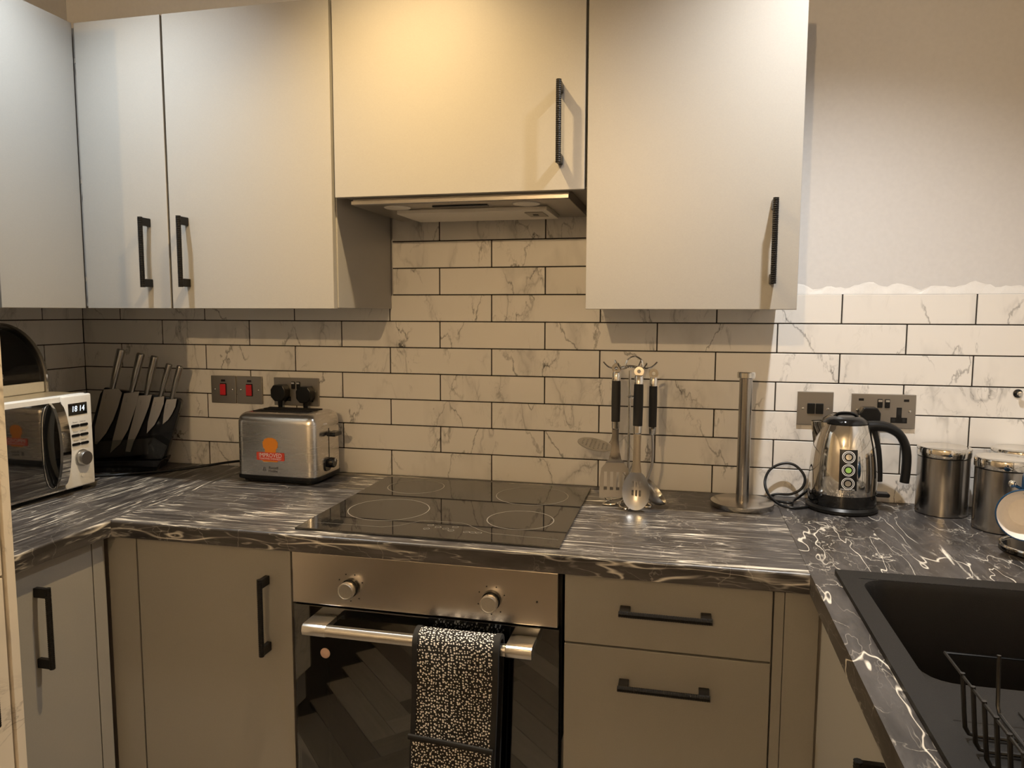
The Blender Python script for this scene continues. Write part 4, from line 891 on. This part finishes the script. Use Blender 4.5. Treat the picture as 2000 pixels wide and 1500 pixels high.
# pouring lip on the left
b = bm_new(); rows = []
for z, reach, w in ((0.214, 0.0785, 0.026), (0.206, 0.0770, 0.025), (0.190, 0.0745, 0.021), (0.172, 0.0722, 0.014), (0.158, 0.0705, 0.006)):
    r = kr(z)*0.96; rows.append([b.verts.new(p) for p in ((-math.sqrt(r*r-w*w), -w, z), (-reach+.006, -w*0.45, z), (-reach, 0, z), (-reach+.006, w*0.45, z), (-math.sqrt(r*r-w*w), w, z))])
for A, C in zip(rows, rows[1:]):
    for k in range(4): b.faces.new((A[k], A[k+1], C[k+1], C[k]))
obj('spout', b, M['chrome'], t, True)
hp = smooth_path([(0.050, 0, 0.205), (0.075, 0, 0.2065), (0.098, 0, 0.203), (0.121, 0, 0.189), (0.135, 0, 0.165), (0.1405, 0, 0.135), (0.1405, 0, 0.100), (0.1385, 0, 0.072)], 6)
obj('handle', tube(hp, [0.0165-.004*min(1, i/20) for i in range(len(hp))], 14, aspect=0.85, up=(0, 1, 0)), M['black'], t, True)
b = bm_new(); add_tube(b, [(kr(z)+.004, 0, z) for z in (0.205, 0.19, 0.17, 0.15, 0.12, 0.09, 0.072)], 0.0085, 10); obj('handle_spine', b, M['black'], t, True)
obj('switch_lever', prism(rrect(0.0740, 0.1060, 0.035, 0.0445, 0.004), 'y', -0.012, 0.012, 0.001), M['black'], t)
A0 = math.radians(-92.5)
def wrap(pts2, off): # (x,z) plane shapes bent around the kettle wall
    return [Vector(((kr(z)+off)*math.cos(A0+x/kr(z)), (kr(z)+off)*math.sin(A0+x/kr(z)), z)) for x, z in pts2]
def patch(name, x0, x1, z0, z1, m, off, nx=10, nz=14, parent=None):
    b = bm_new(); g = [[b.verts.new(wrap([(x0+(x1-x0)*i/nx, z0+(z1-z0)*j/nz)], off)[0]) for j in range(nz+1)] for i in range(nx+1)]
    for i in range(nx):
        for j in range(nz): b.faces.new((g[i][j], g[i+1][j], g[i+1][j+1], g[i][j+1])).smooth = True
    return obj(name, b, m, parent)
LB = patch('label_strip', -0.0195, 0.0195, 0.062, 0.158, M['black'], 0.0011, parent=t)
def ann(x, z, r0, r1, m, off, name='badge', n=28):
    b = bm_new(); 
    A = [b.verts.new(p) for p in wrap([(x+r0*math.cos(2*PI*i/n), z+r0*math.sin(2*PI*i/n)) for i in range(n)], off)]
    C = [b.verts.new(p) for p in wrap([(x+r1*math.cos(2*PI*i/n), z+r1*math.sin(2*PI*i/n)) for i in range(n)], off)]
    for i in range(n): b.faces.new((A[i], C[i], C[(i+1) % n], A[(i+1) % n]))
    if r0 < 0.001: pass
    return obj(name, b, m, LB)
for z, mm in ((0.141, M['alu']), (0.1105, M['green']), (0.079, M['alu'])):
    ann(0, z, 0.0128, 0.0142, M['whitetext'], 0.0016); ann(0, z, 0.0100, 0.0110, M['whitetext'], 0.0016); ann(0, z, 0.0002, 0.0065, mm, 0.0016)
def ktext(body, size, x, z, m, parent, off=0.0016, sx=1.0):
    b = text_bm(body, size)
    bmesh.ops.triangulate(b, faces=b.faces)
    for v in b.verts: v.co = wrap([(x+v.co.x*sx, z+v.co.y)], off)[0]
    return obj('lettering', b, m, parent)
ktext('STAINLESS STEEL', 0.0042, 0, 0.0645, M['whitetext'], LB)
ktext('Russell', 0.0105, 0.001, 0.0575, M['greytext'], t, 0.0010); ktext('Hobbs', 0.0105, 0.0, 0.0490, M['greytext'], t, 0.0010)
cord('black kettle cord coiled in a loop against the tiles', [(0.982, -0.110, 0.9140), (0.945, -0.128, 0.9135), (0.915, -0.112, 0.917), (0.893, -0.078, 0.932), (0.886, -0.050, 0.957), (0.899, -0.034, 0.986), (0.930, -0.028, 1.003), (0.960, -0.030, 1.000), (0.982, -0.040, 0.975), (0.976, -0.052, 0.948), (0.950, -0.052, 0.930), (0.915, -0.045, 0.926), (0.895, -0.060, 0.9205), (0.905, -0.095, 0.9215), (0.94, -0.115, 0.9225), (0.955, -0.06, 0.9150), (0.985, -0.030, 0.930), (1.02, -0.0062, 0.96), (1.07, -0.0062, 1.0), (1.115, -0.0080, 1.05), (1.130, -0.0185, 1.077)], 0.0034)

# ------------------------------------------------------------------ canisters
def canister(label, x, y):
    t = thing('canister', label, 'canister', (x, y, ZC), 0, 'steel storage canisters')
    obj('body', lathe([(0.0535, 0.0005), (0.0560, 0.002), (0.0560, 0.1370), (0.0, 0.1370)], seg=56), M['steel_v'], t, True)
    obj('seal', lathe([(0.0545, 0.1372), (0.0545, 0.1395)], seg=56), M['black'], t, True)
    obj('lid', lathe([(0.0, 0.1397), (0.0575, 0.1397), (0.0580, 0.141), (0.0580, 0.1575), (0.0565, 0.1610), (0.0535, 0.1622), (0.045, 0.1605), (0.0, 0.1600)], seg=56), M['chrome'], t, True)
canister('steel canister standing next to the kettle handle', 1.288, -0.073)
canister('steel canister in front, half hidden by the hanging cup', 1.372, -0.192)
canister('steel canister at the back right corner, behind the others', 1.4530, -0.0600)

# ------------------------------------------------------------------ mug tree and cup
MX, MY = 1.389, -0.358
t = thing('mug_tree', 'chrome and black mug tree at the right edge of the worktop', 'mug tree', (MX, MY, ZC))
obj('base', lathe([(0.076, 0.0006), (0.078, 0.004), (0.076, 0.010), (0.020, 0.014), (0.0, 0.014)], seg=48), M['black_gloss'], t, True)
obj('base_rim', tube(circle_pts(0, 0, 0.0755, 40, 0.0115), 0.0030, 8, True), M['chrome'], t, True)
obj('pole', tube([(0, 0, 0.013), (0, 0, 0.33)], 0.006, 12), M['chrome'], t, True)
for a, z in ((-155, 0.105), (25, 0.115), (-25, 0.215), (65, 0.215), (20, 0.29), (-70, 0.29)):
    a = math.radians(a); c, s = math.cos(a), math.sin(a); P1 = Vector((0.088*c, 0.088*s, z+.040))
    p = obj('peg', tube([(0.004*c, 0.004*s, z), P1], 0.0035, 8), M['chrome'], t, True)
    b = bm_new(); bmesh.ops.create_uvsphere(b, u_segments=14, v_segments=10, radius=0.0072, matrix=Matrix.Translation(P1)); obj('peg_ball', b, M['chrome'], p, True)
t = thing('cup', 'blue stoneware cup with cream inside hanging from the mug tree', 'cup', (1.322, -0.430, 1.0020))
t.rotation_euler = Matrix.Rotation(math.radians(-19), 4, 'Z').to_euler()
CR = Matrix.Rotation(math.radians(84), 4, 'X')
pr_o = [(0.0, -0.056), (0.026, -0.056), (0.029, -0.052), (0.040, -0.040), (0.047, -0.022), (0.0500, 0.0), (0.0500, 0.002), (0.0485, 0.0035), (0.0472, 0.0025)]
pr_i = [(0.0472, 0.0025), (0.0462, 0.0), (0.043, -0.022), (0.036, -0.038), (0.026, -0.0485), (0.0, -0.0495)]
b = bm_new(); c = lathe(pr_o, seg=44, cap=False); merge(b, c, CR); obj('outer_wall', b, M['blue'], t, True)
b = bm_new(); c = lathe(pr_i, seg=44, cap=False); merge(b, c, CR); obj('inner_wall', b, M['cream'], t, True)
b = bm_new(); hp = smooth_path([(0.004, 0, -0.008), (0.012, 0, -0.008)], 2)
c = bm_new(); add_tube(c, smooth_path([(0, 0.0475, -0.008), (0, 0.066, -0.006), (0, 0.076, -0.018), (0, 0.066, -0.034), (0, 0.038, -0.038)], 6), 0.0065, 10, aspect=1.2); merge(b, c, CR); obj('cup_handle', b, M['blue'], t, True)

# ------------------------------------------------------------------ sink and drying rack
t = thing('kitchen_sink', 'black composite sink with drainer set in the right worktop', 'sink', (0, 0, ZC))
BX0, BX1, BY0, BY1 = 0.9885, 1.4255, -0.975, -0.622
zt, zd, DY0 = 0.0085, -0.0035, SY0+.030
b = bm_new(); xs2 = [SX0, BX0, BX1, SX1]; ys2 = [SY0, DY0, BY0, BY1, SY1]; sv = {}
def SV(i, j, z):
    if (i, j, z) not in sv: sv[(i, j, z)] = b.verts.new((xs2[i], ys2[j], z))
    return sv[(i, j, z)]
for i in range(3):
    for j in range(4):
        if i == 1 and j in (1, 2): continue
        b.faces.new((SV(i, j, zt), SV(i+1, j, zt), SV(i+1, j+1, zt), SV(i, j+1, zt)))
b.faces.new((SV(1, 1, zd), SV(2, 1, zd), SV(2, 2, zd), SV(1, 2, zd)))
for p, q in (((1, 1), (1, 2)), ((2, 2), (2, 1)), ((2, 1), (1, 1))): b.faces.new((SV(*p, zt), SV(*q, zt), SV(*q, zd), SV(*p, zd)))
for i in range(3):
    for j in (0, 4): b.faces.new((SV(i, j, zt), SV(i+1, j, zt), SV(i+1, j, 0.0003), SV(i, j, 0.0003)))
for j in range(4):
    for i in (0, 3): b.faces.new((SV(i, j, zt), SV(i, j+1, zt), SV(i, j+1, 0.0003), SV(i, j, 0.0003)))
es = [e for e in b.edges if len(e.link_faces) == 2 and e.calc_face_angle(0) > 0.5]; bmesh.ops.bevel(b, geom=es, offset=0.003, segments=3, profile=0.5, affect='EDGES')
obj('rim', b, M['sink'], t, True)
b = bm_new(); zb = -0.19; tops = rrect(BX0, BX1, BY0, BY1, 0.045, 6); mids = rrect(BX0+.006, BX1-.006, BY0+.006, BY1-.006, 0.045, 6); bots = rrect(BX0+.03, BX1-.03, BY0+.03, BY1-.03, 0.05, 6)
R1 = [b.verts.new((x, y, (zt if y > BY0+.05 else zd + (zt-zd)*max(0, (y-BY0-.01)/.04))-.0004)) for x, y in tops]; R2 = [b.verts.new((x, y, -0.006)) for x, y in mids]; R3 = [b.verts.new((x, y, zb+.02)) for x, y in mids]; R4 = [b.verts.new((x, y, zb)) for x, y in bots]
for A, C in ((R1, R2), (R2, R3), (R3, R4)):
    for i in range(len(A)): b.faces.new((A[i], A[(i+1) % len(A)], C[(i+1) % len(A)], C[i]))
b.faces.new(R4)
# corner fillets that close the square opening around the rounded bowl
for cx, cy, k in ((BX1, BY1, 0), (BX0, BY1, 7), (BX0, BY0, 14), (BX1, BY0, 21)):
    v = b.verts.new((cx, cy, (zt if cy > BY0+.05 else zd)-.0004))
    for i in range(6): b.faces.new((v, R1[k+i], R1[k+i+1]))
obj('bowl', b, M['sink'], t, True)
obj('waste', lathe([(0.0, zb+.004), (0.030, zb+.004), (0.042, zb+.002), (0.044, zb+.0005)], (BX0+BX1)/2, (BY0+BY1)/2, 28), M['chrome'], t, True)
for i in range(5):
    x = BX0+.09+i*0.075; obj('drain_groove', box(x, x+.006, DY0+.03, BY0-.06, zd+.0003, zd+.0022, 0.0008, 1), M['sink'], t)
t = thing('dish_rack', 'black wire dish rack standing on the sink drainer', 'dish rack', (0, 0, 0))
RX0, RX1, RY0, RY1, RZ, RB = 0.9865, 1.37, -1.46, -1.046, 0.980, 0.9095
obj('top_rim', tube([(RX0+.004, RY1-.004, RZ), (RX1-.004, RY1-.004, RZ), (RX1-.004, RY0+.004, RZ), (RX0+.004, RY0+.004, RZ)], 0.0019, 8, True), M['wire'], t, True)
i = 0; y = RY1-.062
while y > RY0+.03:
    p = [(RX0+.004, y, RZ+.003), (RX0+.008, y, RB+.028), (RX0+.010, y, RB+.010), (RX0+.014, y, RB+.003), (RX0+.024, y, RB+.001), (RX1-.024, y, RB+.001), (RX1-.014, y, RB+.003), (RX1-.010, y, RB+.010), (RX1-.004, y, RZ+.003)]
    obj('cross_wire', tube(p, 0.0026, 8), M['wire'], t, True); y -= 0.031
for x in (RX0+.062, RX0+.19, RX0+.32):
    p = [(x, RY1-.004, RZ+.003), (x, RY1-.010, RB+.014), (x, RY1-.016, RB+.0065), (x, RY1-.030, RB+.006), (x, RY0+.030, RB+.006), (x, RY0+.012, RB+.014), (x, RY0+.004, RZ+.003)]
    obj('long_wire', tube(p, 0.0024, 8), M['wire'], t, True)
